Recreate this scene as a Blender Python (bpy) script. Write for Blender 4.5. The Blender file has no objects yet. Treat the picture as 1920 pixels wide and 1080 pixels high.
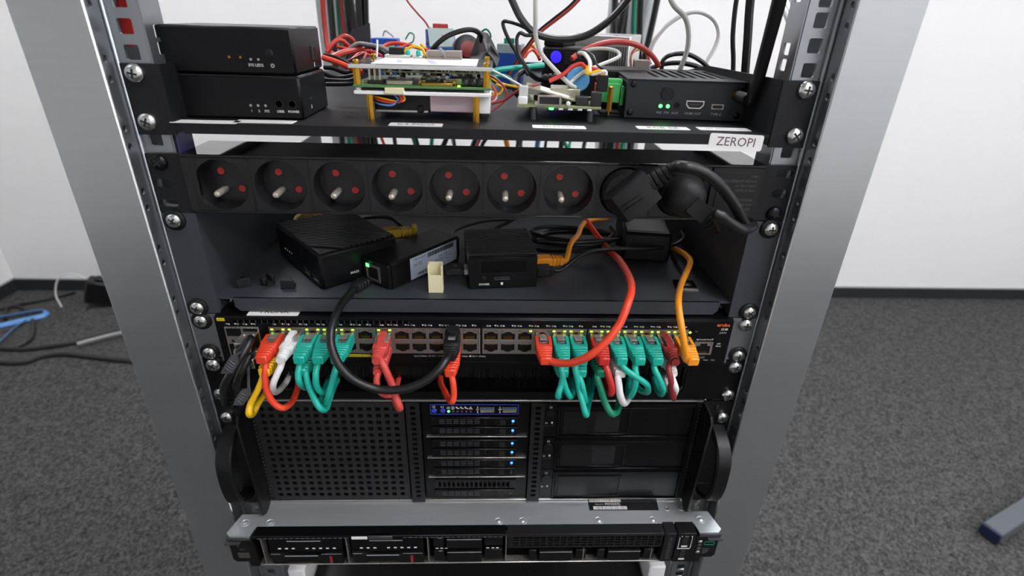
# A 19-inch equipment rack in a white office: measured in millimetres, built in metres.
import bpy, bmesh, math, random
from mathutils import Vector, Matrix

S = 0.001
random.seed(7)
scn = bpy.context.scene
COL = scn.collection
FLOOR = -1155.0
CEIL = 1650.0

# ------------------------------------------------------------------ camera
FPX, PITCH, YAW, ROLL = 1009.13, 0.4671, 0.0450, 0.0302
CAM = Vector((9.37, -401.4, 95.14))
_f = Vector((math.sin(YAW) * math.cos(PITCH), math.cos(YAW) * math.cos(PITCH), -math.sin(PITCH)))
_r0 = Vector((math.cos(YAW), -math.sin(YAW), 0))
_u0 = _r0.cross(_f)
_r = math.cos(ROLL) * _r0 + math.sin(ROLL) * _u0
_u = -math.sin(ROLL) * _r0 + math.cos(ROLL) * _u0
cam = bpy.data.cameras.new('camera')
cam.sensor_width = 36.0
cam.lens = FPX * 36.0 / 1920.0
cam.clip_start = 0.01
cam.dof.use_dof = True
cam.dof.focus_distance = 0.46
cam.dof.aperture_fstop = 6.5
camo = bpy.data.objects.new('camera', cam)
COL.objects.link(camo)
camo.matrix_world = Matrix(((_r.x, _u.x, -_f.x, CAM.x * S), (_r.y, _u.y, -_f.y, CAM.y * S), (_r.z, _u.z, -_f.z, CAM.z * S), (0, 0, 0, 1)))
scn.camera = camo

# ------------------------------------------------------------------ world and exposure
w = bpy.data.worlds.new('room_air')
scn.world = w
w.use_nodes = True
w.node_tree.nodes['Background'].inputs[0].default_value = (0.9, 0.95, 1, 1)
w.node_tree.nodes['Background'].inputs[1].default_value = 0.05
vs = scn.view_settings
vs.view_transform = 'Standard'
vs.look = 'None'
vs.gamma = 1
vs.use_curve_mapping = False
vs.exposure = 1.0
LAMP = 11.0          # strength of the ceiling panels


# measuring helpers: where the sight line of a photograph pixel meets a plane of the place
def _ray(px, py):
    return _f + _r * ((px - 960) / FPX) + _u * ((540 - py) / FPX)


def PY(px, py, y):
    d = _ray(px, py)
    return CAM + d * ((y - CAM.y) / d.y)


def PZ(px, py, z):
    d = _ray(px, py)
    return CAM + d * ((z - CAM.z) / d.z)


def PX(px, py, x):
    d = _ray(px, py)
    return CAM + d * ((x - CAM.x) / d.x)


# ------------------------------------------------------------------ materials
def lin(h):
    h = h.lstrip('#')
    c = [int(h[i:i + 2], 16) / 255 for i in (0, 2, 4)]
    return tuple(x / 12.92 if x <= .04045 else ((x + .055) / 1.055) ** 2.4 for x in c) + (1,)


MATS = {}


def mat(name, col, rough=.5, metal=0., spec=.5, var=.06, scale=400., bump=0., stretch=None, coat=0., trans=0., emit=0., alpha=1., sub=0.):
    m = bpy.data.materials.new(name)
    m.use_nodes = True
    nt = m.node_tree
    b = nt.nodes['Principled BSDF']
    c = lin(col)
    b.inputs['Base Color'].default_value = c
    b.inputs['Roughness'].default_value = rough
    b.inputs['Metallic'].default_value = metal
    b.inputs['Specular IOR Level'].default_value = spec
    if coat:
        b.inputs['Coat Weight'].default_value = coat
        b.inputs['Coat Roughness'].default_value = .08
    if trans:
        b.inputs['Transmission Weight'].default_value = trans
    if emit:
        b.inputs['Emission Color'].default_value = c
        b.inputs['Emission Strength'].default_value = emit
    if alpha < 1:
        b.inputs['Alpha'].default_value = alpha
    if var or bump:
        tc = nt.nodes.new('ShaderNodeTexCoord')
        no = nt.nodes.new('ShaderNodeTexNoise')
        no.inputs['Scale'].default_value = scale
        no.inputs['Detail'].default_value = 4
        if stretch:
            mp = nt.nodes.new('ShaderNodeMapping')
            mp.inputs['Scale'].default_value = stretch
            nt.links.new(tc.outputs['Object'], mp.inputs['Vector'])
            nt.links.new(mp.outputs['Vector'], no.inputs['Vector'])
        else:
            nt.links.new(tc.outputs['Object'], no.inputs['Vector'])
        if var:
            mr = nt.nodes.new('ShaderNodeMapRange')
            mr.inputs['To Min'].default_value = max(0.02, rough - var)
            mr.inputs['To Max'].default_value = min(1, rough + var)
            nt.links.new(no.outputs['Fac'], mr.inputs['Value'])
            nt.links.new(mr.outputs['Result'], b.inputs['Roughness'])
            mx = nt.nodes.new('ShaderNodeMix')
            mx.data_type = 'RGBA'
            mx.inputs['A'].default_value = tuple(x * (1 - var) for x in c[:3]) + (1,)
            mx.inputs['B'].default_value = tuple(min(1, x * (1 + var)) for x in c[:3]) + (1,)
            nt.links.new(no.outputs['Fac'], mx.inputs['Factor'])
            nt.links.new(mx.outputs['Result'], b.inputs['Base Color'])
        if bump:
            bp = nt.nodes.new('ShaderNodeBump')
            bp.inputs['Strength'].default_value = bump
            bp.inputs['Distance'].default_value = .0004
            nt.links.new(no.outputs['Fac'], bp.inputs['Height'])
            nt.links.new(bp.outputs['Normal'], b.inputs['Normal'])
    MATS[name] = m
    return m


def carpet_mat():
    m = bpy.data.materials.new('carpet_loop')
    m.use_nodes = True
    nt = m.node_tree
    b = nt.nodes['Principled BSDF']
    b.inputs['Roughness'].default_value = .95
    b.inputs['Specular IOR Level'].default_value = .1
    tc = nt.nodes.new('ShaderNodeTexCoord')
    n1 = nt.nodes.new('ShaderNodeTexNoise')
    n1.inputs['Scale'].default_value = 60
    n1.inputs['Detail'].default_value = 6
    n1.inputs['Roughness'].default_value = .75
    n2 = nt.nodes.new('ShaderNodeTexVoronoi')
    n2.inputs['Scale'].default_value = 190
    for n in (n1, n2):
        nt.links.new(tc.outputs['Object'], n.inputs['Vector'])
    mx = nt.nodes.new('ShaderNodeMix')
    mx.data_type = 'FLOAT'
    mx.inputs['Factor'].default_value = .45
    nt.links.new(n1.outputs['Fac'], mx.inputs['A'])
    nt.links.new(n2.outputs['Color'], mx.inputs['B'])
    cr = nt.nodes.new('ShaderNodeValToRGB')
    cr.color_ramp.elements[0].position = .24
    cr.color_ramp.elements[0].color = lin('#1c1c1c')
    cr.color_ramp.elements[1].position = .80
    cr.color_ramp.elements[1].color = lin('#636261')
    nt.links.new(mx.outputs['Result'], cr.inputs['Fac'])
    nt.links.new(cr.outputs['Color'], b.inputs['Base Color'])
    bp = nt.nodes.new('ShaderNodeBump')
    bp.inputs['Strength'].default_value = .8
    bp.inputs['Distance'].default_value = .004
    nt.links.new(mx.outputs['Result'], bp.inputs['Height'])
    nt.links.new(bp.outputs['Normal'], b.inputs['Normal'])
    MATS['carpet'] = m
    return m


carpet_mat()
mat('wall', '#e8e7e6', .9, var=.015, scale=30, bump=.15)
mat('ceiling', '#eeeeee', .95, var=.01, scale=20)
mat('skirting', '#2e2f31', .95, var=.3, scale=160, spec=.1)
mat('skirting_cap', '#8f9290', .5, var=.05)
mat('lamp', '#fafbff', .5, var=0, emit=LAMP)
mat('lamp_frame', '#e8e8e8', .5)
mat('zinc', '#c0c4c6', .3, metal=.92, var=.045, scale=12, stretch=(1, 1, 22))
mat('zinc_rail', '#a2a6aa', .32, metal=.9, var=.07, scale=24)
mat('zinc_cover', '#d0d5d8', .4, metal=.75, var=.08, scale=60, stretch=(1, 8, 1))
mat('purple_strip', '#4d4a78', .35)
mat('screw', '#d5d5d2', .24, metal=1, var=.08, scale=200)
mat('screw_dark', '#26262a', .25, metal=.8)
mat('recess', '#1b1b1c', .6, var=0)
mat('powder', '#131417', .5, spec=.33, var=.05, scale=900, bump=.12)
mat('powder_grey', '#36393f', .42, spec=.5, var=.05, scale=900, bump=.1)
mat('gloss', '#080809', .05, spec=.55, var=.02, scale=40)
mat('plastic', '#0d0d0e', .42, spec=.35, var=.06, scale=300)
mat('plastic_soft', '#131315', .55, spec=.4, var=.06, scale=300)
mat('plastic_grey', '#3a3b3e', .5, var=.06)
mat('black_panel', '#08080a', .33, spec=.28, var=.06, scale=60)
mat('black_flat', '#0a0a0a', .8, spec=.2, var=.05)
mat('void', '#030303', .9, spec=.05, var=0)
mat('grille_black', '#1f1f20', .55, spec=.35, var=.1, scale=120)
mat('dust_foam', '#221f1c', 1, spec=.05, var=.35, scale=90)
mat('socket', '#161618', .32, spec=.5, var=.08, scale=120)
mat('shutter', '#a92a22', .35)
mat('pin', '#c9c2b5', .35, metal=.6)
mat('alu_black', '#0d0e10', .4, metal=.2, spec=.28, var=.06, scale=700)
mat('gunmetal', '#2b2d30', .42, metal=.5, var=.05, scale=700)
mat('white_ink', '#d9d9d6', .6, var=0)
mat('grey_ink', '#8d8f90', .6, var=0)
mat('dim_ink', '#57534d', .6, var=0)
mat('black_ink', '#19191b', .6, var=0)
mat('violet_ink', '#5a4450', .6, var=0)
mat('orange_ink', '#e8641c', .5, var=0)
mat('green_ink', '#1f7d62', .5, var=0)
mat('label', '#efecea', .45, var=.02)
mat('label_silver', '#b3bccb', .4, var=.03)
mat('label_yellow', '#d8c116', .5, var=.03)
mat('label_black', '#141417', .4, var=.03)
mat('port_metal', '#a89e97', .36, metal=.85, var=.1, scale=150)
mat('port_inside', '#0c0b0a', .7, spec=.2, var=0)
mat('gold', '#b9913a', .3, metal=1, var=.06)
mat('brass', '#b98a2c', .3, metal=.85, var=.08)
mat('silver', '#cfcbc4', .3, metal=.9, var=.08)
mat('clear_plug', '#cfcac6', .15, trans=.75, var=0)
mat('acrylic', '#eef0ee', .08, trans=.92, var=0)
mat('acrylic_edge', '#c6c6c2', .3, var=.02)
mat('white_plastic', '#eceaea', .45, var=.03)
mat('cream_plastic', '#e6dcb4', .5, var=.03)
mat('pcb_green', '#4d7a45', .45, var=.08, scale=300)
mat('pcb_olive', '#8b9468', .5, var=.1, scale=300)
mat('terminal_green', '#3fae5a', .45, var=.04)
mat('chip', '#1d1d1f', .4, var=.1)
mat('tin', '#a9a58f', .35, metal=.7, var=.15, scale=600)
mat('pink_foil', '#c8b2b8', .4, var=.1, scale=60)
mat('blue_foil', '#3b8fc4', .45, var=.1, scale=500)
mat('blue_module', '#1e4fae', .45, var=.08)
mat('blue_module_light', '#9fb0ae', .5, var=.05)
mat('esd_film', '#6b6b6c', .3, var=.12, scale=60, trans=.25)
mat('fin_alu', '#232326', .35, spec=.5, metal=.4, var=.05)
mat('psu_metal', '#c7c5c2', .35, metal=.75, var=.08, scale=60)
mat('panel_blue', '#2f3fb4', .45, var=0)
mat('led_green', '#3cff52', .4, var=0, emit=4)
mat('led_lime', '#9cff30', .4, var=0, emit=2.2)
mat('led_blue', '#2a63ff', .4, var=0, emit=3)
mat('led_violet', '#2f22f0', .4, var=0, emit=.7)
mat('led_white', '#d9dde0', .3, var=0)
mat('foot_grey', '#50555a', .5, var=.05)
mat('usb_blue', '#2b5a86', .45, var=0)
for n, c in dict(red='#c92c26', coral='#cf4a44', orange_red='#e9462a', dark_red='#8f2b2b', teal='#1aae9a', teal_wire='#189f8e', green='#157a5c', white='#e6e4e4', yellow='#eebb12', mustard='#b8992c', orange='#f39a1f', black='#141416', grey='#8e8e8c', light_grey='#cac9c4', blue_dark='#1a2140', rust='#a8382c', blue='#5a8fcb', wire_red='#b9352c', charcoal='#4a4b50').items():
    mat('cable_' + n, c, .38, spec=.5, var=.05, scale=200)


# ------------------------------------------------------------------ mesh builder
class B:
    """Collects shapes (millimetres) into one mesh."""

    def __init__(self):
        self.v, self.f, self.m, self.mi = [], [], [], 0

    def add(self, vs, fs, mi=None):
        o = len(self.v)
        self.v += [Vector(p) for p in vs]
        for f in fs:
            self.f.append([i + o for i in f])
            self.m.append(self.mi if mi is None else mi)
        return self

    def box(self, x0, x1, y0, y1, z0, z1, bev=0., mi=None, M=None):
        if x0 > x1: x0, x1 = x1, x0
        if y0 > y1: y0, y1 = y1, y0
        if z0 > z1: z0, z1 = z1, z0
        if bev <= 0:
            vs = [(x, y, z) for x in (x0, x1) for y in (y0, y1) for z in (z0, z1)]
            fs = [(0, 1, 3, 2), (4, 6, 7, 5), (0, 4, 5, 1), (2, 3, 7, 6), (0, 2, 6, 4), (1, 5, 7, 3)]
        else:
            b = min(bev, .49 * min(x1 - x0, y1 - y0, z1 - z0))
            vs, idx = [], {}
            for i, x in enumerate((x0, x1)):
                for j, y in enumerate((y0, y1)):
                    for k, z in enumerate((z0, z1)):
                        sx, sy, sz = (b, -b)[i], (b, -b)[j], (b, -b)[k]
                        for a, p in enumerate(((x, y + sy, z + sz), (x + sx, y, z + sz), (x + sx, y + sy, z))):
                            idx[(i, j, k, a)] = len(vs)
                            vs.append(p)
            I = idx
            fs = []
            for i in (0, 1):
                fs.append([I[(i, j, k, 0)] for j, k in ((0, 0), (0, 1), (1, 1), (1, 0))])
                fs.append([I[(j, i, k, 1)] for j, k in ((0, 0), (0, 1), (1, 1), (1, 0))])
                fs.append([I[(j, k, i, 2)] for j, k in ((0, 0), (0, 1), (1, 1), (1, 0))])
            for i in (0, 1):
                for j in (0, 1):
                    fs.append([I[(i, j, 0, 0)], I[(i, j, 1, 0)], I[(i, j, 1, 1)], I[(i, j, 0, 1)]])
                    fs.append([I[(i, 0, j, 0)], I[(i, 1, j, 0)], I[(i, 1, j, 2)], I[(i, 0, j, 2)]])
                    fs.append([I[(0, i, j, 1)], I[(1, i, j, 1)], I[(1, i, j, 2)], I[(0, i, j, 2)]])
                    for k in (0, 1):
                        fs.append([I[(i, j, k, 0)], I[(i, j, k, 1)], I[(i, j, k, 2)]])
        if M is not None:
            vs = [M @ Vector(p) for p in vs]
        return self.add(vs, fs, mi)

    def prism(self, poly, axis, a, b, mi=None, M=None):
        """poly: 2-D points, extruded along axis from a to b (x: (y,z), y: (x,z), z: (x,y))."""
        def P(p, t):
            return {'x': (t, p[0], p[1]), 'y': (p[0], t, p[1]), 'z': (p[0], p[1], t)}[axis]
        n = len(poly)
        vs = [P(p, a) for p in poly] + [P(p, b) for p in poly]
        if M is not None:
            vs = [M @ Vector(p) for p in vs]
        fs = [list(range(n)), list(range(2 * n - 1, n - 1, -1))] + [[i, (i + 1) % n, n + (i + 1) % n, n + i] for i in range(n)]
        return self.add(vs, fs, mi)

    def lathe(self, prof, c=(0, 0, 0), axis=(0, 0, 1), n=20, mi=None):
        """prof: (radius, height) pairs turned about axis through c."""
        ax = Vector(axis).normalized()
        t = Vector((1, 0, 0)) if abs(ax.x) < .9 else Vector((0, 1, 0))
        e1 = ax.cross(t).normalized()
        e2 = ax.cross(e1)
        c = Vector(c)
        vs, fs = [], []
        for r, h in prof:
            for i in range(n):
                a = 2 * math.pi * i / n
                vs.append(c + ax * h + e1 * (r * math.cos(a)) + e2 * (r * math.sin(a)))
        for k in range(len(prof) - 1):
            for i in range(n):
                j = (i + 1) % n
                fs.append([k * n + i, k * n + j, (k + 1) * n + j, (k + 1) * n + i])
        fs.append(list(range(n)))
        fs.append(list(range((len(prof) - 1) * n, len(prof) * n)))
        return self.add(vs, fs, mi)

    def cyl(self, c, axis, r, h, n=16, mi=None):
        return self.lathe([(r, 0), (r, h)], c, axis, n, mi)

    def tube(self, pts, r, n=8, mi=None, flat=None):
        """A swept cable; r is a number or one number per point."""
        pts = [Vector(p) for p in pts]
        m = len(pts)
        rs = r if isinstance(r, (list, tuple)) else [r] * m
        up = None
        vs, fs = [], []
        for i, p in enumerate(pts):
            t = (pts[min(i + 1, m - 1)] - pts[max(i - 1, 0)]).normalized()
            if up is None:
                up = t.orthogonal().normalized()
            up = (up - t * up.dot(t))
            up = up.normalized() if up.length > 1e-6 else t.orthogonal().normalized()
            sd = t.cross(up)
            for k in range(n):
                a = 2 * math.pi * k / n
                vs.append(p + up * (rs[i] * math.cos(a)) + sd * (rs[i] * math.sin(a) * (flat or 1)))
        for i in range(m - 1):
            for k in range(n):
                j = (k + 1) % n
                fs.append([i * n + k, i * n + j, (i + 1) * n + j, (i + 1) * n + k])
        fs.append(list(range(n)))
        fs.append(list(range((m - 1) * n, m * n)))
        return self.add(vs, fs, mi)

    def plate(self, us, vs_, holes, fn, th, mi=None, rim=None):
        """A sheet with rounded-rectangle holes. us, vs_: outer ranges; holes: (u0,u1,v0,v1,r);
        fn(u, v, w) places a point, w = 0 the shown face and w = th behind it."""
        U = sorted(set([us[0], us[1]] + [a for h in holes for a in h[:2]]))
        V = sorted(set([vs_[0], vs_[1]] + [a for h in holes for a in h[2:4]]))
        hs = {(h[0], h[2]): h for h in holes}
        pts, fs = [], []

        def face(c):
            o = len(pts)
            pts.extend(c)
            fs.append(list(range(o, o + len(c))))
        inside = []
        for a in range(len(U) - 1):
            for b in range(len(V) - 1):
                cu, cv = (U[a] + U[a + 1]) / 2, (V[b] + V[b + 1]) / 2
                if any(h[0] < cu < h[1] and h[2] < cv < h[3] for h in holes):
                    continue
                face([fn(U[a], V[b], 0), fn(U[a + 1], V[b], 0), fn(U[a + 1], V[b + 1], 0), fn(U[a], V[b + 1], 0)])
        for u0, u1, v0, v1, r in holes:
            r = min(r, (u1 - u0) / 2, (v1 - v0) / 2)
            loop = []
            for cx, cy, a0 in ((u1 - r, v1 - r, 0), (u0 + r, v1 - r, 90), (u0 + r, v0 + r, 180), (u1 - r, v0 + r, 270)):
                ks = (0, 30, 60, 90) if r > 0 else (0,)
                q = [(cx + r * math.cos(math.radians(a0 + k)), cy + r * math.sin(math.radians(a0 + k))) for k in ks]
                corner = (u1 if a0 in (0, 270) else u0, v1 if a0 in (0, 90) else v0)
                for i in range(len(q) - 1):
                    face([fn(*corner, 0), fn(*q[i], 0), fn(*q[i + 1], 0)])
                loop += q
            for i in range(len(loop)):
                p, q = loop[i], loop[(i + 1) % len(loop)]
                face([fn(*p, 0), fn(*q, 0), fn(*q, th), fn(*p, th)])
        for p, q in (((us[0], vs_[0]), (us[1], vs_[0])), ((us[1], vs_[0]), (us[1], vs_[1])), ((us[1], vs_[1]), (us[0], vs_[1])), ((us[0], vs_[1]), (us[0], vs_[0]))):
            face([fn(*p, 0), fn(*q, 0), fn(*q, th), fn(*p, th)])
        return self.add(pts, fs, mi)

    def mesh(self, name, mats, smooth=True, inv=None):
        me = bpy.data.meshes.new(name)
        vs = self.v if inv is None else [inv @ p for p in self.v]
        me.from_pydata([(p[0] * S, p[1] * S, p[2] * S) for p in vs], [], self.f)
        for m in (mats if isinstance(mats, (list, tuple)) else [mats]):
            me.materials.append(MATS[m])
        me.polygons.foreach_set('material_index', self.m)
        bm = bmesh.new()
        bm.from_mesh(me)
        bmesh.ops.remove_doubles(bm, verts=bm.verts, dist=1e-6)
        bmesh.ops.recalc_face_normals(bm, faces=bm.faces)
        bm.to_mesh(me)
        bm.free()
        if smooth:
            me.polygons.foreach_set('use_smooth', [True] * len(me.polygons))
            me.set_sharp_from_angle(angle=math.radians(38))
        me.update()
        return me

    def build(self, name, mats, parent=None, label=None, local=False, smooth=True):
        """A part of parent; world millimetres unless local."""
        inv = None if (local or parent is None) else MW[parent.name].inverted()
        o = bpy.data.objects.new(name, self.mesh(name, mats, smooth, inv))
        COL.objects.link(o)
        if parent is not None:
            o.parent = parent
            MW[o.name] = MW[parent.name].copy()
        else:
            MW[o.name] = Matrix()
        if label:
            o['label'] = label
        return o


MW = {}


def thing(name, label, cat, loc=(0, 0, 0), rz=0., group=None, kind=None):
    o = bpy.data.objects.new(name, None)
    COL.objects.link(o)
    o.empty_display_size = .01
    o.location = Vector(loc) * S
    o.rotation_euler = (0, 0, math.radians(rz))
    MW[o.name] = Matrix.Translation(Vector(loc)) @ Matrix.Rotation(math.radians(rz), 4, 'Z')
    o['label'] = label
    o['category'] = cat
    if group: o['group'] = group
    if kind: o['kind'] = kind
    return o


def inst(mesh, name, parent, loc=(0, 0, 0), rot=None, local=False, label=None):
    """A copy that shares mesh data, placed at a world point (or a local one)."""
    o = bpy.data.objects.new(name, mesh)
    COL.objects.link(o)
    o.parent = parent
    p = Vector(loc) if local else MW[parent.name].inverted() @ Vector(loc)
    o.location = p * S
    if rot is not None: o.rotation_euler = rot
    MW[o.name] = MW[parent.name] @ Matrix.Translation(p) @ (Matrix() if rot is None else o.rotation_euler.to_matrix().to_4x4())
    if label: o['label'] = label
    return o


def single(b, name, mats, label, cat, base, group=None, kind=None):
    """A thing that is one mesh, its origin at base."""
    o = bpy.data.objects.new(name, b.mesh(name, mats, True, Matrix.Translation(-Vector(base))))
    COL.objects.link(o)
    o.location = Vector(base) * S
    MW[o.name] = Matrix.Translation(Vector(base))
    o['label'] = label
    o['category'] = cat
    if group: o['group'] = group
    if kind: o['kind'] = kind
    return o


def spline(pts, k=7):
    """Smooth curve through the points (centripetal-like Catmull-Rom)."""
    P = [Vector(p) for p in pts]
    if len(P) < 3:
        return P
    P = [P[0] * 2 - P[1]] + P + [P[-1] * 2 - P[-2]]
    out = []
    for i in range(1, len(P) - 2):
        a, b, c, d = P[i - 1], P[i], P[i + 1], P[i + 2]
        for j in range(k):
            t = j / k
            out.append(.5 * ((2 * b) + (c - a) * t + (2 * a - 5 * b + 4 * c - d) * t * t + (3 * b - a - 3 * c + d) * t ** 3))
    out.append(P[-2])
    return out


def track(pp):
    """(px, py, depth) sightings of a cable -> points of the place."""
    return [PY(a, b, c) for a, b, c in pp]


def wire(name, label, cat, pts, r, m, group=None, n=8, flat=None):
    q = spline(pts)
    b = B().tube(q, r, n, flat=flat)
    return single(b, name, m, label, cat, q[-1] if q[-1].z < q[0].z else q[0], group)


_TXT = {}


def text_mesh(s, size, align='CENTER', bold=0.):
    key = (s, size, align, bold)
    if key not in _TXT:
        cu = bpy.data.curves.new('lettering', 'FONT')
        cu.body = s
        cu.size = size * 1.38 * S       # size = cap height in mm
        cu.align_x = align
        cu.align_y = 'CENTER'
        cu.resolution_u = 2
        cu.offset = bold * S
        o = bpy.data.objects.new('lettering', cu)
        me = bpy.data.meshes.new_from_object(o)
        bpy.data.objects.remove(o)
        _TXT[key] = me
    return _TXT[key]


def text(s, size, pos, parent, m='white_ink', right=(1, 0, 0), up=(0, 0, 1), align='CENTER', name='lettering', bold=0., local=False, sx=1.):
    """Flat lettering printed on a surface; pos a world point (mm), right/up its axes."""
    me = text_mesh(s, size, align, bold).copy()
    me.materials.clear()
    me.materials.append(MATS[m])
    x = Vector(right).normalized()
    z = x.cross(Vector(up)).normalized()
    y = z.cross(x)
    R = Matrix(((x.x, y.x, z.x), (x.y, y.y, z.y), (x.z, y.z, z.z))).to_4x4()
    W = Matrix.Translation(Vector(pos)) @ R @ Matrix.Scale(sx, 4, (1, 0, 0))
    L = W if local else MW[parent.name].inverted() @ W
    T = Matrix.Scale(S, 4) @ L @ Matrix.Scale(1 / S, 4)
    me.transform(T)
    me.name = name
    o = bpy.data.objects.new(name, me)
    COL.objects.link(o)
    o.parent = parent
    MW[o.name] = MW[parent.name].copy()
    return o


def screw_mesh(name, r, h, head, washer=0.):
    b = B()
    if washer:
        b.lathe([(washer, 0), (washer, 1.4), (washer - 1, 2.2), (r, 2.4)], (0, 0, 0), (0, -1, 0), 24, mi=2)
    z = 1.2 if washer else 0
    b.lathe([(r, z), (r, z + h * .35), (r * .93, z + h * .62), (r * .72, z + h * .85), (r * .4, z + h * .97), (.2, z + h)], (0, 0, 0), (0, -1, 0), 24, mi=0)
    for a in (35, 125):
        M = Matrix.Rotation(math.radians(a), 4, 'Y')
        b.box(-r * .5, r * .5, -(z + h * 1.03), -(z + h * .8), -r * .1, r * .1, mi=1, M=M)
    return b.mesh(name, [head, 'recess', 'plastic'])


SCREW = screw_mesh('screw', 6.2, 4.6, 'screw')
SCREW_W = screw_mesh('screw', 5.6, 3.6, 'screw', 8.2)
SCREW_D = screw_mesh('screw', 6., 4., 'screw_dark')
SCREW_S = screw_mesh('screw', 2.6, 1.2, 'screw_dark')
# ================================================================== the room
def struct(b, name, m):
    o = b.build(name, m)
    o['kind'] = 'structure'
    return o


XL, XR, YB, YF = -2290., 3300., 2010., -3000.
T_ = 60.
struct(B().box(XL, XR, YF, YB, FLOOR - T_, FLOOR), 'floor', 'carpet')
struct(B().box(XL - T_, XR + T_, YF - T_, YB + T_, CEIL, CEIL + T_), 'ceiling', 'ceiling')
struct(B().box(XL - T_, XR + T_, YB, YB + T_, FLOOR - T_, CEIL), 'wall_back', 'wall')
struct(B().box(XL - T_, XL, YF, YB, FLOOR - T_, CEIL), 'wall_left', 'wall')
struct(B().box(XR, XR + T_, YF, YB, FLOOR - T_, CEIL), 'wall_right', 'wall')
struct(B().box(XL - T_, XR + T_, YF - T_, YF, FLOOR - T_, CEIL), 'wall_front', 'wall')
bb = struct(B().box(XL, XR, YB - 10, YB, FLOOR, FLOOR + 58), 'baseboard_back', 'skirting')
B().box(XL, XR, YB - 12, YB, FLOOR + 58, FLOOR + 63, bev=1).build('edge_strip', 'skirting_cap', bb)
bl = struct(B().box(XL, XL + 10, YF, YB - 12, FLOOR, FLOOR + 58), 'baseboard_left', 'skirting')
B().box(XL, XL + 12, YF, YB - 12, FLOOR + 58, FLOOR + 63, bev=1).build('edge_strip', 'skirting_cap', bl)

# LED panels of the office ceiling
for i, (cx, cy) in enumerate([(-1250, 1250), (450, 1050), (2400, 600), (900, -700), (2400, -700), (900, -2300), (2400, -2300)]):
    t = thing('ceiling_light', 'square LED ceiling panel over the %s of the room, %s column' % (('back', 'back', 'back', 'middle', 'middle', 'front', 'front')[i], ('left', 'centre', 'right', 'centre', 'right', 'centre', 'right')[i]), 'lamp', (cx, cy, CEIL), 0, 'office ceiling panels')
    b = B()
    for s in (-1, 1):
        b.box(cx - 310, cx + 310, cy + s * 310 - 10, cy + s * 310 + 10, CEIL - 14, CEIL)
        b.box(cx + s * 310 - 10, cx + s * 310 + 10, cy - 300, cy + 300, CEIL - 14, CEIL)
    b.build('frame', 'lamp_frame', t)
    B().box(cx - 300, cx + 300, cy - 300, cy + 300, CEIL - 8, CEIL - 2).build('diffuser', 'lamp', t)

# ================================================================== the rack frame
rack = thing('server_rack', 'open galvanised steel equipment rack frame with square-hole mounting rails', 'rack', (0, 0, FLOOR))
TOP = 420.
# rail hole pattern: three holes per unit, 15.875 mm apart, 44.45 mm from unit to unit
RAILZ = []
k = 142.85
while k > FLOOR + 200:
    RAILZ += [k, k - 15.875, k - 31.75]
    k -= 44.45
RAILZ = [142.85 + 44.45 * 2 - 15.875 * j - 44.45 * i for i in range(2) for j in range(3)] + RAILZ
WALLZ = [107.7 + 44.45 * 3 - 44.45 * i - d for i in range(26) for d in (0, 12.5)]
for s in (-1, 1):
    p = B()
    p.box(s * 244, s * 291, -17, -15, FLOOR, TOP, bev=.9)
    p.box(s * 289, s * 291, -15, 62, FLOOR, TOP)
    p.box(s * 251, s * 289, 60, 62, FLOOR, TOP)
    o = p.build('post', 'zinc', rack)
    q = B().plate((-15, 1), (FLOOR, TOP), [(-14, -9, z - 2.5, z + 2.5, 2.5) for z in WALLZ], lambda u, v, w_: (s * (244 + w_), u, v), 1.6)
    q.box(s * 241.5, s * 243.9, -2.5, 1, FLOOR, TOP, bev=.8)
    q.build('return_flange', 'zinc_rail', o)
    r = B().plate((222, 243), (FLOOR, TOP), [(228, 237.6, z - 4.8, z + 4.8, 1.2) for z in RAILZ], lambda u, v, w_: (s * u, 1 + w_, v), 2.2)
    rl = r.build('rail', 'zinc_rail', rack)
    fl = B().plate((2, 26), (FLOOR, TOP), [(12, 21, z + d - 4, z + d + 4, 1) for z in [118.7 + 44.45 * 6 - 44.45 * i for i in range(30)] for d in (-5.3, 5.3) if FLOOR + 10 < z < TOP - 10],
                   lambda u, v, w_: (s * (221 + w_), u, v), 1.5)
    fo = fl.build('rail_flange', 'zinc_rail', rl)
    # rear post and its rail
    p = B()
    p.box(s * 244, s * 291, 715, 717, FLOOR, TOP)
    p.box(s * 289, s * 291, 640, 715, FLOOR, TOP)
    p.box(s * 244, s * 246, 690, 715, FLOOR, TOP)
    p.box(s * 244, s * 289, 640, 642, FLOOR, TOP)
    p.build('post', 'zinc', rack)
    r = B().plate((218, 244), (FLOOR, TOP), [(228, 237.6, z - 4.8, z + 4.8, 1.2) for z in RAILZ], lambda u, v, w_: (s * u, 690 + w_, v), 2.2)
    r.box(s * 218, s * 220, 660, 692, FLOOR, TOP)
    r.build('rail', 'zinc_rail', rack)
    # side members that tie the front posts to the rear ones
    for z in (FLOOR + 20, TOP - 40):
        B().box(s * 250, s * 288, 62, 640, z, z + 40, bev=1).build('side_bar', 'zinc', rack)
B().box(-218.9, -219.4, 3, 25, -2, 19).build('violet_strip', 'purple_strip', rack, 'violet strip on the rail flange')  # thin violet patch laid over part of the flange
for y in (-17, 640):
    B().box(-291, 291, y, y + 60, TOP, TOP + 40, bev=1).build('top_bar', 'zinc', rack)
    B().box(-244, 244, y + 2, y + 55, FLOOR, FLOOR + 40, bev=1).build('base_bar', 'zinc', rack)
a, b_ = PY(1462, -14, 330), PY(1512, 92, 230)
d = (b_ - a).normalized()
a = a - d * 60
B().tube([a, b_ + d * 40], 7, 12).build('brace', 'zinc', rack, 'pale round diagonal brace')
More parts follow.
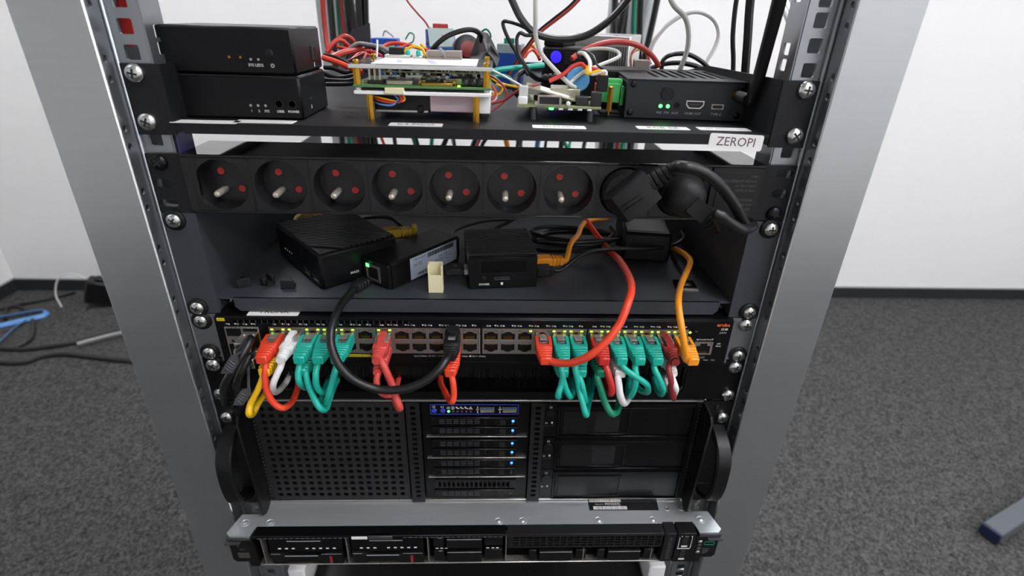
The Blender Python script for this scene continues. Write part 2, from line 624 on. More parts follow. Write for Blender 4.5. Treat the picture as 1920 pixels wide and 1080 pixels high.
# ================================================================== top tray
def ear_plate(b, s, z0, z1, x0=217., x1=244., y0=-2., y1=0., holes=(), r=2.):
    b.plate((x0, x1), (z0, z1), [tuple(h) for h in holes], lambda u, v, w_: (s * u, y0 + w_, v), y1 - y0)


def tape(parent, pts, th, txt, size, m='black_ink', name='name_tape', tm='label', rad=1.2, sx=1., lift=(0, 0, 1), drop=0.):
    """A strip of white label tape with rounded ends; pts = corner, right end, back edge."""
    o, xr, yb = [Vector(p) for p in pts]
    ex, ey = (xr - o), (yb - o)
    W, H = ex.length, ey.length
    ex.normalize()
    n = Vector(lift)
    ey = n.cross(ex).normalized()
    poly = []
    for cx, cy, a0 in ((W - rad, H - rad, 0), (rad, H - rad, 90), (rad, rad, 180), (W - rad, rad, 270)):
        for k in (0, 45, 90):
            poly.append((cx + rad * math.cos(math.radians(a0 + k)), cy + rad * math.sin(math.radians(a0 + k))))
    vs = [o + ex * p[0] + ey * p[1] for p in poly] + [o + ex * p[0] + ey * p[1] + n * th for p in poly]
    k = len(poly)
    fs = [list(range(k)), list(range(k, 2 * k))] + [[i, (i + 1) % k, k + (i + 1) % k, k + i] for i in range(k)]
    t = B().add(vs, fs).build(name, tm, parent, smooth=False)
    if txt:
        text(txt, size, o + ex * (W / 2) + ey * (H / 2 - drop) + n * (th + .12), t, m, ex, ey, sx=sx)
    return t


sh = thing('rack_shelf', 'black steel rack tray at the top carrying bare circuit boards', 'shelf', (0, 0, 20))
B().box(-215, 215, -1, 480, 20, 22).build('tray', 'powder', sh)
b = B()
pts = [(-213, 22), (208, 22), (208, 18), (204.5, 14.5), (-208, 14.5), (-212, 18)]
b.prism(pts, 'y', -3, -1)
b.build('front_lip', 'powder', sh)
B().box(-200, 200, 478, 480, 22, 34).build('rear_lip', 'powder', sh)
for s in (-1, 1):
    b = B()
    b.prism([(0, 14), (0, 60), (150, 58), (330, 30), (330, 14)], 'x', s * 215.2, s * 217.2)
    b.build('side_wall', 'powder', sh)
    b = B()
    ear_plate(b, s, 13, 60, 215.5, 243)
    o = b.build('ear', 'powder', sh)
    for z in (22.2, 53.95):
        inst(SCREW, 'screw', sh, (s * 232.5, -2, z), (0, random.uniform(-.6, .6), 0))
tape(sh, [(-66, 2.5, 22), (-27, 2.5, 22), (-66, 14.5, 22)], .25, 'K3 PICO', 5.6, sx=.95)
o = PZ(999, 240, 22); tape(sh, [o, o + Vector((40, -.5, 0)), o + Vector((0, 12, 0))], .25, 'BPI R3 MINI', 4.2, sx=.85)
o = PZ(1197, 242, 22); tape(sh, [o, o + Vector((40, -.5, 0)), o + Vector((0, 12, 0))], .25, 'RGB SZ', 5.2, sx=1.05)
o = PZ(1313, 244, 22); tape(sh, [o, o + Vector((40, -.5, 0)), o + Vector((0, 12, 0))], .25, 'BPI ZERO2 W', 3.6, 'grey_ink', sx=.95)
o = PZ(316, 230, 22); tape(sh, [o, o + Vector((46, 0, 0)), o + Vector((0, 12, 0))], .25, '', 4)
o = PZ(436, 230, 22); tape(sh, [o, o + Vector((42, 0, 0)), o + Vector((0, 12, 0))], .25, '', 4)
bl_, br_, tl_ = PY(1326, 279, -3.6), PY(1426, 284, -3.6), PY(1333, 249, -3.6)
tape(sh, [bl_, br_, tl_], .3, 'ZEROPI', 6.6, 'violet_ink', lift=(0, -1, 0), rad=1.6, sx=.98)

# ================================================================== power strip
pdu = thing('power_strip', 'black rack power strip with a row of round sockets', 'power strip', (0, 0, -45))
b = B()
b.box(-217, 217, 13, 44, -44.2, 0, bev=.6)
b.box(-217, 217, -3.5, 14, -2.4, 0, bev=.5)
b.box(-217, 217, -3.5, 14, -44.2, -42.6, bev=.4)
b.box(-217, -215, 0, 14, -42.6, -2.4)
b.box(215, 217, 0, 14, -42.6, -2.4)
b.box(-217, -207.5, -3.2, 0, -42.6, -2.4)
b.build('housing', 'gloss', pdu)
for s in (-1, 1):
    b = B()
    hz = [(-6.8, 3.2), (-22.3, 3.2), (-38., 3.2)]
    ear_plate(b, s, -44, -.5, 217, 244, holes=[(227., 240, z - h, z + h, h) for z, h in hz])
    b.build('ear', 'powder', pdu)
inst(SCREW_D, 'screw', pdu, (-232.5, -2, -6.6), (0, .3, 0))
inst(SCREW_D, 'screw', pdu, (232.5, -2, -38.2), (0, -.2, 0))


def socket_mesh():
    """A CEE 7/5 outlet tile: square face, round well, earth pin at the lower left and two shuttered holes."""
    b = B()
    n = 40
    R, D, hw, hh = 19.2, 14.5, 21.5, 20.1
    pts = []
    ring = []
    for i in range(n):
        a = 2 * math.pi * i / n
        ring.append((R * math.cos(a), R * math.sin(a)))
    sq = []
    for c, s_ in ring:
        k = min(hw / abs(c) if abs(c) > 1e-6 else 1e9, hh / abs(s_) if abs(s_) > 1e-6 else 1e9)
        sq.append((c * k, s_ * k))
    vs = [(p[0], -3, p[1]) for p in sq] + [(p[0], -3, p[1]) for p in ring] + [(p[0] * .975, -2, p[1] * .975) for p in ring] + [(p[0] * .93, D - 3, p[1] * .93) for p in ring]
    fs = [[i, (i + 1) % n, k * n + n + (i + 1) % n, k * n + n + i] if k == 0 else None for k in (0,) for i in range(n)]
    for k in (1, 2):
        fs += [[k * n + i, k * n + (i + 1) % n, (k + 1) * n + (i + 1) % n, (k + 1) * n + i] for i in range(n)]
    fs.append([3 * n + i for i in range(n)])
    b.add(vs, fs)
    for (x0, x1, z0, z1) in ((-hw, hw, hh - .8, hh), (-hw, hw, -hh, -hh + .8), (-hw, -hw + .8, -hh, hh), (hw - .8, hw, -hh, hh)):
        b.box(x0, x1, -3.5, -3, z0, z1)
    return b.mesh('socket_tile', ['socket'])


SOCKET = socket_mesh()
PIN = B().lathe([(2.6, 0), (2.6, 13), (2.1, 15.2), (.8, 16)], (0, 11.4, 0), (0, -1, 0), 14).mesh('earth_pin', ['pin'])
SHUT = B().lathe([(2.7, 0), (2.7, .5)], (0, 11.35, 0), (0, -1, 0), 16, mi=0).lathe([(2.9, -.1), (3.2, .25), (2.75, .3)], (0, 11.4, 0), (0, -1, 0), 16, mi=1).mesh('pin_hole', ['shutter', 'gloss'])
SOCK_X = [-190.9 + 43.15 * i for i in range(9)]
for x in SOCK_X:
    t = inst(SOCKET, 'socket', pdu, (x, 0, -22.5))
    inst(PIN, 'earth_pin', t, (x - 4.8, 0, -29.6))
    for dx, dz in ((-6.7, 6.7), (6.7, -6.7)):
        inst(SHUT, 'pin_hole', t, (x + dx + 1.2, 0, -22.5 + dz))
b = B()
b.box(177.4, 216.8, -3.2, 0, -42.4, -2.5, bev=.3)
b.box(182, 213.5, -3.7, -3.2, -40, -6, bev=.25)
lb = b.build('rating_block', 'plastic_soft', pdu)
z = -8.5
for s_ in ('PDU', 'POWER DISTRIBUTION', 'UNIT FOR 19"', 'FOR A CLASS', '', 'MODULAR PDU', 'MULTIFUNCTION', '230V / 16A'):
    if s_:
        text(s_, 1.9, (212, -3.85, z), lb, 'dim_ink', (-1, 0, 0), (0, 0, -1), 'LEFT')
    z -= 3.7

# ================================================================== second tray
s2 = thing('rack_shelf', 'dark grey steel rack tray with side walls below the power strip', 'shelf', (0, 0, -121))
B().box(-216, 216, 1, 330, -121, -119).build('tray', 'powder_grey', s2)
b = B()
b.prism([(-203, -119), (206, -119), (206, -127), (202, -131), (-199, -131), (-203, -127)], 'y', -1, 1)
b.prism([(-1, -119.6), (-.6, -119), (1, -119), (1, -120)], 'x', -203, 206)
b.build('front_lip', 'powder_grey', s2)
B().box(-216, 216, 328, 330, -119, -66).build('light_baffle', 'powder_grey', s2)  # unseen panel, added to block light and keep the tray interior dark
for s in (-1, 1):
    B().box(s * 216, s * 218, 0, 330, -131, -45.2).build('side_wall', 'powder_grey', s2)
    b = B()
    ear_plate(b, s, -132.5, -45.2, 216, 243)
    b.build('ear', 'powder_grey', s2)
    for z in (-50.8, -127):
        inst(SCREW_W, 'screw', s2, (s * 232.5, -2, z), (0, random.uniform(-.7, .7), 0))

# ================================================================== network switch
sw = thing('network_switch', 'black 48-port network switch full of coloured patch cables', 'network switch', (0, 0, -177))
FY = -9.
b = B()
b.box(-219, 219, FY + 2, 290, -176.5, -132.6, bev=.5)
b.build('case', 'black_panel', sw)
b = B()
b.box(-218.5, 218.5, FY, FY + 2, -176.3, -132.8, bev=.4)
fp = b.build('faceplate', 'black_panel', sw)
B().box(-218, 218, FY - .25, FY, -134, -133.4, bev=.1).box(-218, 218, FY - .25, FY, -176.2, -175.7, bev=.1).build('glint_bar', 'screw_dark', fp)  # added metal bars imitating the highlight along the faceplate edges
for s in (-1, 1):
    b = B()
    ear_plate(b, s, -176.5, -133.5, 219.5, 243)
    b.box(s * 219, s * 220.5, -8, 60, -176.5, -133.5)
    b.build('ear', 'zinc_rail', sw)
    for z, m in ((-139.7, SCREW_W if s < 0 else SCREW), (-171.4, SCREW_W)):
        inst(m, 'screw', sw, (s * 232.5, -2, z), (0, random.uniform(-.7, .7), 0))
# vent slots along the upper edge
v = B()
for i in range(30):
    x = -203.5 + i * 4.85
    v.box(x, x + 3.7, FY - .15, FY, -137.6, -134.9, mi=0)
    v.box(x + 3.7, x + 4.3, FY - .3, FY, -137.6, -135.1, mi=1)
v.build('vent_row', ['void', 'plastic_grey'], fp)
PORT_X = [-168.2 + 14.35 * i + 2.55 * (i // 6) for i in range(24)]
PORT_X = []
for g, (a, c) in enumerate(((-175.2, -88.8), (-86.8, -.5), (3.0, 90.4), (93.3, 180.2))):
    st = (c - a) / 6
    PORT_X += [a + st * (i + .5) for i in range(6)]
    gx = B()
    holes = []
    for i in range(6):
        cx = a + st * (i + .5)
        for (zc, up) in ((-148.6, 1), (-160.6, -1)):
            holes.append((round(cx - 5.85, 3), round(cx + 5.85, 3), zc - 4.2, zc + 4.2, 0))
    gx.plate((a, c), (-166.6, -141.6), holes, lambda u, v_, w_: (u, FY - .9 + w_, v_), .9)
    gx.box(a, c, FY - 1.2, FY - .4, -142.1, -141.3)
    blk = gx.build('port_block', 'port_metal', sw)
    if g < 3:
        B().box(c + .35, c + 1.6, FY - 1.1, FY, -166.6, -141.6).build('divider', 'silver', fp)


def jack_mesh(up):
    """The inside of one RJ45 jack: dark pocket, latch notch side shoulders and contacts."""
    b = B()
    k = 1 if up else -1
    b.box(-5.85, 5.85, -.3, -.1, -4.2, 4.2, mi=0)
    for s in (-1, 1):
        b.box(s * 5.85, s * 3.4, -.85, -.3, k * 4.2, k * 2.5, mi=1)
        b.box(s * 3.4, s * 1.9, -.85, -.3, k * 4.2, k * 3.4, mi=1)
    b.box(-5.85, 5.85, -.7, -.3, -k * 4.2, -k * 3.8, mi=3)
    for i in range(8):
        x = -3.5 + i * 1.0
        b.box(x - .22, x + .22, -.55, -.3, -k * 3.7, -k * (.5 if up else 2.6), mi=2)
    return b.mesh('jack', ['port_inside', 'port_metal', 'gold', 'silver'])


JU, JD = jack_mesh(True), jack_mesh(False)
LEDW = B().box(-1.1, 1.1, -.25, 0, -.6, .6, bev=.2).mesh('link_light', ['led_lime'])
LEDO = B().box(-1.1, 1.1, -.25, 0, -.6, .6, bev=.2).mesh('link_light', ['dim_ink'])
LIT = {0: 'lr', 1: 'l', 2: 'lr', 3: 'lr', 4: 'lr', 5: '', 6: 'lr', 10: 'lr', 15: '', 14: 'r', 16: 'lr', 17: 'lr', 18: 'lr', 19: 'lr', 20: 'lr', 21: 'lr', 22: 'lr', 23: 'l'}
for i, x in enumerate(PORT_X):
    inst(JU, 'jack', sw, (x, FY, -148.6))
    inst(JD, 'jack', sw, (x, FY, -160.6))
    for sd, ch in ((-1, 'l'), (1, 'r')):
        inst(LEDW if ch in LIT.get(i, '') else LEDO, 'link_light', sw, (x + sd * 4.6, FY - .95, -143.4))
    up, dn = 2 * i + 1, 2 * i + 2
    if i % 6 == 0:
        text('%d\u25b2' % up, 1.45, (x - 2, FY - .2, -138.9), fp, bold=.02)
    text('\u25bc%d' % dn + ('  %d\u25b2' % (dn + 1) if i % 6 < 5 else ''), 1.45, (x + (7.2 if i % 6 < 5 else 3.5), FY - .2, -138.9), fp, bold=.02)
for x, s_ in ((-209, '49\u25b2'), (-202, '\u25bc50'), (-195, '51\u25b2'), (-188.5, '\u25bc52')):
    text(s_, 1.4, (x + 1, FY - .2, -139), fp, bold=.02)
t = B().box(-216.2, -209.8, FY - .3, FY, -136, -133.2).build('warning_sticker', 'label_yellow', fp)
text('INFO\u24d8', 1.2, (-213, FY - .45, -134.6), t, 'black_ink')
t = B().box(-150, -92.5, FY - .3, FY, -171, -168.2, bev=.1).build('notice_strip', 'label_yellow', fp)
text('PoE+ Ports (1-48)', 1.5, (-107, FY - .45, -169.6), t, 'black_ink')
text('Speed Mode : \u25a1 Off = 10 Mbps,  Slow Flash = 1Gbps  \u25a0 On = 10Gbps', 1.55, (-56, FY - .2, -169.8), fp, align='LEFT')
text('aruba', 2.9, (210, FY - .2, -136.7), fp, 'orange_ink', bold=.1, sx=1.25)
text('2540', 2.2, (211.5, FY - .2, -141), fp, bold=.04)
text('JL357A', 1.5, (211, FY - .2, -144.4), fp)
text('\u25b2Console Ports\u25bc', 1.4, (196.5, FY - .2, -151.3), fp, bold=.02)
text('LED', 1.4, (209.5, FY - .2, -155.6), fp, bold=.02)
text('Mode', 1.4, (209.5, FY - .2, -158), fp, bold=.02)
text('Reset', 1.3, (201, FY - .2, -172.6), fp)
text('Clear', 1.3, (207.5, FY - .2, -172.6), fp)
B().prism([(182 + 1.5 * math.cos(math.radians(a)) * (1 if a % 90 == 0 else .4), -144.2 + 1.5 * math.sin(math.radians(a)) * (1 if a % 90 == 0 else .4)) for a in range(0, 360, 45)], 'y', FY - .35, FY).build('power_light', 'led_lime', fp)
text('Pwr', 1., (187.5, FY - .2, -143.2), fp)
# console jack and micro-usb
c = B()
c.plate((187.8, 204.2), (-166.6, -153.6), [(190, 202.2, -165.2, -155, 0)], lambda u, v_, w_: (u, FY - .9 + w_, v_), .9)
for s in (-1, 1):
    c.box(196.1 + s * 6.1, 196.1 + s * 3.2, FY - .85, FY - .1, -155, -157.4)
co = c.build('console_port', 'port_metal', sw)
B().box(190, 202.2, FY - .3, FY, -165.2, -155).build('jack_pocket', 'port_inside', co)
g = B()
for i in range(8):
    g.box(192 + i * 1.05, 192.5 + i * 1.05, FY - .6, FY - .3, -165, -163.6)
g.build('contact', 'gold', co)
B().prism([(191, -169), (199.5, -169), (199, -170.8), (191.5, -170.8)], 'y', FY - .4, FY).build('usb_port', 'dim_ink', sw)
# SFP cages
c = B()
c.plate((-211.5, -183.5), (-174.6, -141.4), [(-210.6, -198.3, -150.6, -142.6, .4), (-210.6, -198.3, -173.6, -157.8, .4), (-196.8, -184.6, -173.6, -142.6, .4)], lambda u, v_, w_: (u, FY - 1. + w_, v_), 1.)
cg = c.build('sfp_cage', 'port_metal', sw)
B().box(-210.8, -184.4, FY - .2, FY, -173.8, -142.4).build('cage_pocket', 'port_inside', cg)
B().prism([(-206.6, -153), (-204.6, -156), (-208.6, -156)], 'y', FY - 1.2, FY - 1).prism([(-203.8, -153), (-201.8, -156), (-199.8, -153)], 'y', FY - 1.2, FY - 1).build('arrow_mark', 'black_ink', cg)
for i in range(9):
    B().box(-210.5 + i * 3, -208.5 + i * 3, FY - 1.6, FY - .6, -142.4, -141).build('spring_finger', 'silver', cg)
# half-hidden name tape on the lid
tape(sw, [(-193, -6.2, -132.5), (-151, -6.2, -132.5), (-193, 6, -132.5)], .25, 'TRUNK', 5.5)

# ================================================================== cable brush panel
bp = thing('brush_panel', 'black cable-entry panel with brushes under the switch', 'rack panel', (0, 0, -222))
b = B()
b.plate((-241, 241), (-221.8, -178.2), [(-190, 190, -214, -186, 4)], lambda u, v_, w_: (u, -1.8 + w_, v_), 1.8)
b.box(-241, 241, 0, 16, -179.4, -178.2)
b.box(-241, 241, 0, 16, -221.8, -220.6)
b.build('panel', 'black_panel', bp)
br = B()
random.seed(3)
for i in range(1500):
    x = -189 + 378 * i / 1500 + random.uniform(-.2, .2)
    y = random.uniform(1, 7)
    br.tube([(x, y, -186), (x + random.uniform(-.6, .6), y - random.uniform(-1, 1.5), -200 + random.uniform(-1, 1))], .22, 3)
    br.tube([(x, y, -214), (x + random.uniform(-.6, .6), y - random.uniform(-1, 1.5), -200 + random.uniform(-1, 1))], .22, 3)
o = br.build('bristles', 'plastic', bp)
o['kind'] = 'stuff'
B().box(-192, 192, 9, 12, -216, -184).build('brush_backing', 'void', bp)
for s in (-1, 1):
    for z in (-184.2, -215.9):
        inst(SCREW, 'screw', bp, (s * 232.5, -2, z), (0, random.uniform(-.7, .7), 0))
# ================================================================== three-unit server
sv = thing('rack_server', 'black three-unit rack server with square-hole grille and grab handles', 'server', (0, 0, -355))
B().box(-214, 214, 8, 520, -354.5, -224).build('case', 'black_flat', sv)
B().box(-213, 213, -.6, 8, -226.6, -224.6, bev=.3).box(-213, 213, -.6, 8, -355, -353.6, bev=.3).build('frame_edge', 'silver', sv)
# square-hole grille
g = B()
holes = []
for i in range(16):
    for j in range(15):
        cx, cz = -201.5 + i * 8.2, -235.4 - j * 7.85
        holes.append((cx - 2.35, cx + 2.35, cz - 2.2, cz + 2.2, .7))
g.plate((-208.5, -70.5), (-353.2, -227.4), holes, lambda u, v_, w_: (u, -.4 + w_, v_), 1.3)
gr = g.build('grille', 'grille_black', sv)
B().box(-208, -71, 4.5, 6, -353, -228).build('dust_filter', 'dust_foam', gr)
# perforated uprights
for x0, x1 in ((-68.6, -55.6), (49.2, 61.8)):
    c = (x0 + x1) / 2
    b = B().plate((x0, x1), (-354.6, -227), [(c - 2.5, c + 2.5, -234.2 - 6.3 * i, -230.6 - 6.3 * i, .6) for i in range(19)], lambda u, v_, w_: (u, -2.6 + w_, v_), 3.4)
    b.build('perforated_strip', 'plastic_soft', sv)
    B().box(x0 + 1, x1 - 1, 1.5, 3, -354, -228).build('strip_backing', 'void', sv)
# drive cage
cgx0, cgx1 = -54.5, 48
B().box(cgx0, cgx1, 2, 8, -353.6, -227).build('drive_cage', 'black_panel', sv)
io = B().box(-45.8, 37.2, -.6, 2, -241.3, -229.2).build('control_strip', 'black_panel', sv)
b = B()
for x0, x1, z0, z1 in ((-45.8, 37.2, -229.9, -229.2), (-45.8, 37.2, -241.3, -240.6), (-45.8, -45.1, -241.3, -229.2), (36.5, 37.2, -241.3, -229.2)):
    b.box(x0, x1, -.9, -.5, z0, z1)
b.build('blue_outline', 'panel_blue', io)
for x in (-42.2, -34.2):
    B().lathe([(2.4, 0), (2.4, .8), (1.9, 1.2)], (x, -.5, -236.6), (0, -1, 0), 20).build('button', 'panel_blue', io)
B().lathe([(1.2, 0), (1.2, .5)], (-28.6, -.5, -237.6), (0, -1, 0), 14).build('power_light', 'led_green', io)
for i in range(5):
    B().lathe([(1.0, 0), (1.0, .4)], (-24.4 + 4.1 * i, -.5, -237.9), (0, -1, 0), 12).build('status_light', 'dim_ink', io)


def ring(b, x, y, z, r, w_, a0=0, a1=360, n=20):
    """A flat ring mark facing the camera side."""
    vs, fs = [], []
    for i in range(n + 1):
        a = math.radians(a0 + (a1 - a0) * i / n)
        vs += [(x + r * math.sin(a), y, z + r * math.cos(a)), (x + (r - w_) * math.sin(a), y, z + (r - w_) * math.cos(a))]
    for i in range(n):
        fs.append([2 * i, 2 * i + 1, 2 * i + 3, 2 * i + 2])
    return b.add(vs, fs)


def power_mark(b, x, y, z, r):
    ring(b, x, y, z, r, r * .25, 30, 330)
    return b.add([(x - r * .12, y, z), (x + r * .12, y, z), (x + r * .12, y, z + r * 1.15), (x - r * .12, y, z + r * 1.15)], [[0, 1, 2, 3]])


m = B()
power_mark(m, -42.4, -.8, -232.2, 1.3)
ring(m, -34.6, -.8, -232.2, 1.3, .4, 40, 320)
ring(m, -28.8, -.8, -233.6, .9, .4)
for a in range(0, 360, 45):
    ca, sa = math.cos(math.radians(a)), math.sin(math.radians(a))
    m.add([(-28.8 + 1.2 * ca - .15 * sa, -.8, -233.6 + 1.2 * sa + .15 * ca), (-28.8 + 1.2 * ca + .15 * sa, -.8, -233.6 + 1.2 * sa - .15 * ca), (-28.8 + 1.9 * ca + .15 * sa, -.8, -233.6 + 1.9 * sa - .15 * ca), (-28.8 + 1.9 * ca - .15 * sa, -.8, -233.6 + 1.9 * sa + .15 * ca)], [[0, 1, 2, 3]])
for z_ in (-232.2, -235.):
    ring(m, -24.6, -.8, (z_ - 233.6) / 2, 1.3, .35)
for x in (-20.3, -16.2, -12.1):
    for dx, dz in ((-1, .9), (1, -.6), (-.2, -.2)):
        m.box(x + dx - .7, x + dx + .7, -.85, -.75, -233.6 + dz - .55, -233.6 + dz + .55)
m.add([(-8, -.8, -231.8), (-6.1, -.8, -235), (-9.9, -.8, -235), (-8, -.8, -232.9), (-7, -.8, -234.5), (-9, -.8, -234.5)], [[0, 1, 4, 3], [1, 2, 5, 4], [2, 0, 3, 5]])
for x in (-1.4, 19.6):
    m.box(x - .2, x + .2, -.85, -.75, -238.6, -232.4)
    m.prism([(x - .8, -233.2), (x, -231.6), (x + .8, -233.2)], 'y', -.85, -.75)
    ring(m, x, -.8, -238.8, .7, .7)
    m.box(x - 1.3, x - .9, -.85, -.75, -236.2, -234.4)
    m.box(x + .9, x + 1.3, -.85, -.75, -236, -234)
m.build('icon', 'white_ink', io)
for x in (1, 22):
    u = B()
    u.plate((x, x + 13.2), (-238.9, -232.9), [(x + .6, x + 12.6, -238.3, -233.5, .2)], lambda p, q, w_: (p, -1. + w_, q), .6)
    uo = u.build('usb_port', 'silver', io)
    B().box(x + 1, x + 12.2, -.9, -.5, -235.2, -233.6).build('tongue', 'usb_blue', uo)
    B().box(x + .7, x + 12.5, -.62, -.55, -238.2, -233.6).build('pocket', 'tin', uo)

BLUE_D = B().lathe([(1.3, 0), (1.3, .5), (.6, .8)], (0, 0, 0), (0, -1, 0), 14).mesh('drive_light', ['led_blue'])
DIM_D = B().lathe([(1.2, 0), (1.2, .4)], (0, 0, 0), (0, -1, 0), 14).mesh('drive_light', ['plastic_grey'])


def tray_mesh():
    """A 2.5-inch drive carrier: bevelled bar with vent dashes, grip ridges and latch wedge."""
    b = B()
    b.box(-41.2, 41.2, -1.6, 2, -5., 5., bev=.7)
    for r_ in range(3):
        for i in range(6):
            x = -33 + 6.6 * i
            b.box(x, x + 5, -1.9, -1.5, 2.2 - 2.1 * r_, 3. - 2.1 * r_, mi=1)
    b.box(10.4, 10.7, -1.75, -1.4, -4.6, 4.6, mi=1)
    for i in range(3):
        b.box(19, 22.4, -1.9, -1.5, -2.6 + 2.2 * i, -1.8 + 2.2 * i, mi=2)
    b.prism([(-1.2, -3.6), (-2.6, -3.6), (-1.4, 3.6), (-1.2, 3.6)], 'x', 24, 30, mi=2)
    return b.mesh('drive_tray', ['black_panel', 'plastic_grey', 'plastic_soft'])


TRAY = tray_mesh()
for z, lit in ((-249.6, 1), (-261.2, 1), (-277.3, 1), (-288.8, 1), (-302.8, 1), (-314.2, 0)):
    t = inst(TRAY, 'drive_tray', sv, (-4.6, 0, z))
    inst(BLUE_D if lit else DIM_D, 'drive_light', t, (32.2, -1.6, z + 1.2))
    inst(DIM_D, 'drive_light', t, (32, -1.6, z - 1.6))
for z in (-268.6, -295.8, -321.6):
    B().box(-51, 46.5, -1.2, 2, z - .5, z + .5, bev=.2).build('divider', 'silver', sv)
b = B()
b.plate((-45, 37), (-336.8, -326), [(-41.5 + 4.6 * i, -38.4 + 4.6 * i, -335.6, -327.4, .3) for i in range(16)], lambda u, v_, w_: (u, -1. + w_, v_), 2.2)
vg = b.build('vent_grid', 'plastic_soft', sv)
t = inst(TRAY, 'drive_tray', sv, (-4.6, 0, -344.2))
inst(DIM_D, 'drive_light', t, (32, -1.6, -343.6))

# three 3.5-inch bays with power buttons
for k, zt in enumerate((-229.4, -271.4, -313.4)):
    B().box(62.6, 211, 1, 8, zt - 41, zt).build('bay_plate', 'black_panel', sv)
    fr = B()
    x0, x1, z0, z1 = 77, 205, zt - 37.6, zt - 4
    fr.plate((x0 - 2, x1 + 2), (z0 - 2, z1 + 2), [(x0, x1, z0, z1, .5)], lambda u, v_, w_: (u, -1.2 + w_, v_), 2.4)
    bay = fr.build('drive_bay', 'black_panel', sv)
    B().box(x0 + .5, x1 - .5, -.6, 1.2, z0 + .5, z1 - .5, bev=.3).build('bay_door', 'black_panel', bay)
    d = B()
    d.plate((80.5, 145), (z0 + 3, z1 - 3.5), [(111.5, 143.5, z0 + 4, z1 - 4.5, .5)], lambda u, v_, w_: (u, -1.6 + w_, v_), 1.0)
    d.build('latch_lever', 'plastic', bay)
    B().prism([(111.5, -1.4), (135, -.65), (111.5, -.65)], 'z', z0 + 4, z1 - 4.5).build('finger_pocket', 'plastic_soft', bay)
    B().box(80, 145.5, -2.2, -1.15, z0 + 2.0, z0 + 2.9, bev=.3).box(x0 - 1, x1 + 1, -2.1, -1.2, z0 - .9, z0 + .1, bev=.3).build('glint_bar', 'screw_dark', bay)  # bars added to stand in for the bright glint on the bevels
    B().lathe([(4.4, 0), (4.4, .9), (3.9, 1.5), (3.7, 1.5)], (67.6, 1, zt - 11.6), (0, -1, 0), 24).build('button', 'plastic', bay)
    mk = B()
    power_mark(mk, 68, .8, zt - 4.8, 1.3)
    mk.box(63.6, 64, .75, .85, zt - 24.4, zt - 22.6).box(65, 65.4, .75, .85, zt - 24.4, zt - 22.6).box(63.6, 65.4, .75, .85, zt - 24.6, zt - 24.2)
    ring(mk, 70, .8, zt - 23, 1., 1.)
    mk.box(69.7, 70.3, .75, .85, zt - 24.9, zt - 24)
    mk.build('icon', 'white_ink', bay)
    B().box(62.9, 71.5, .7, .9, zt - 27.4, zt - 26.9).build('light_slot', 'plastic_grey', bay)

# ears, flange plates and grab handles
for s in (-1, 1):
    b = B()
    ear_plate(b, s, -354, -224.5, 214, 241, -2, 0, [(228, 238, -253, -247, 3)])
    ear = b.build('ear', 'plastic', sv)
    inst(SCREW_S, 'screw', ear, (s * 226, -2, -231))
    inst(SCREW, 'screw', sv, (s * 232.5, -2, -242.5), (0, .4 * s, 0))
    b = B()
    b.prism([(0, -224.8), (-20, -228), (-24, -234), (-20, -352), (-12, -358.2), (0, -352)], 'x', s * 212.4, s * 214.4)
    wing = b.build('side_wing', 'plastic', sv)
    x_in = 208.7 if s < 0 else 207.2
    B().box(s * x_in, s * 212.4, -.6, 8, -353, -227, bev=.3).build('side_trim', 'plastic', sv)
    dots = B()
    for i in range(26):
        dots.box(s * 210, s * 211.2, -.75, -.6, -232 - 4.6 * i, -230.6 - 4.6 * i)
    dots.build('perforation', 'dim_ink', wing)
    prof = [(-2, -252), (-16, -256), (-28, -264), (-34, -278), (-34, -305), (-28, -322), (-16, -331), (-2, -335)]
    q = spline([(0, p[0], p[1]) for p in prof], 5)
    h = B()
    vs, fs = [], []
    n = len(q)
    for i, p in enumerate(q):
        t_ = (q[min(i + 1, n - 1)] - q[max(i - 1, 0)]).normalized()
        nn = Vector((0, -t_.z, t_.y))
        for dx, dn in ((-5.5, -3), (5.5, -3), (7, -1.2), (7, 1.2), (5.5, 3), (-5.5, 3), (-7, 1.2), (-7, -1.2)):
            v_ = p + nn * dn
            vs.append((s * 229 + dx, v_.y, v_.z))
    for i in range(n - 1):
        for k in range(8):
            fs.append([i * 8 + k, i * 8 + (k + 1) % 8, i * 8 + 8 + (k + 1) % 8, i * 8 + 8 + k])
    fs += [list(range(8)), list(range((n - 1) * 8, n * 8))]
    h.add(vs, fs)
    h.box(s * 222, s * 236, -3, -2, -258, -249, bev=.4).box(s * 222, s * 236, -3, -2, -338, -329, bev=.4)
    h.build('grab_handle', 'plastic', sv)

# ================================================================== one-unit server, standing proud of the rails
hp = thing('rack_server', 'slim one-unit rack server with bright metal lid at the bottom', 'server', (0, 0, -398))
ZT = -356.
b = B()
b.prism([(-217, -30), (217, -30), (219, -41), (238, -41), (242, -37), (236, -15.5), (219, -15.5), (219, 600), (-219, 600), (-219, -15.5), (-236, -15.5), (-242, -37), (-238, -41), (-219, -41)], 'z', ZT - 1.2, ZT)
lid = b.build('lid', 'zinc_cover', hp)
B().box(-218, 218, -28, 600, -397, ZT - 1.2).build('chassis', 'zinc_rail', hp)
B().box(-219, 219, -41, -28, -398.6, -397, bev=.4).build('bottom_lip', 'silver', hp)
for x in (-229, -205, 20, 44, 121, 176, 225):
    big = abs(x) > 220
    B().lathe([(4.6, 0), (4.4, .35), (3.6, .4), (3.3, .1), (2.4, .2), (1.6, .9), (.5, 1)], (x, -25.5, ZT), (0, 0, 1), 22).build('rivet', 'zinc_cover', hp)
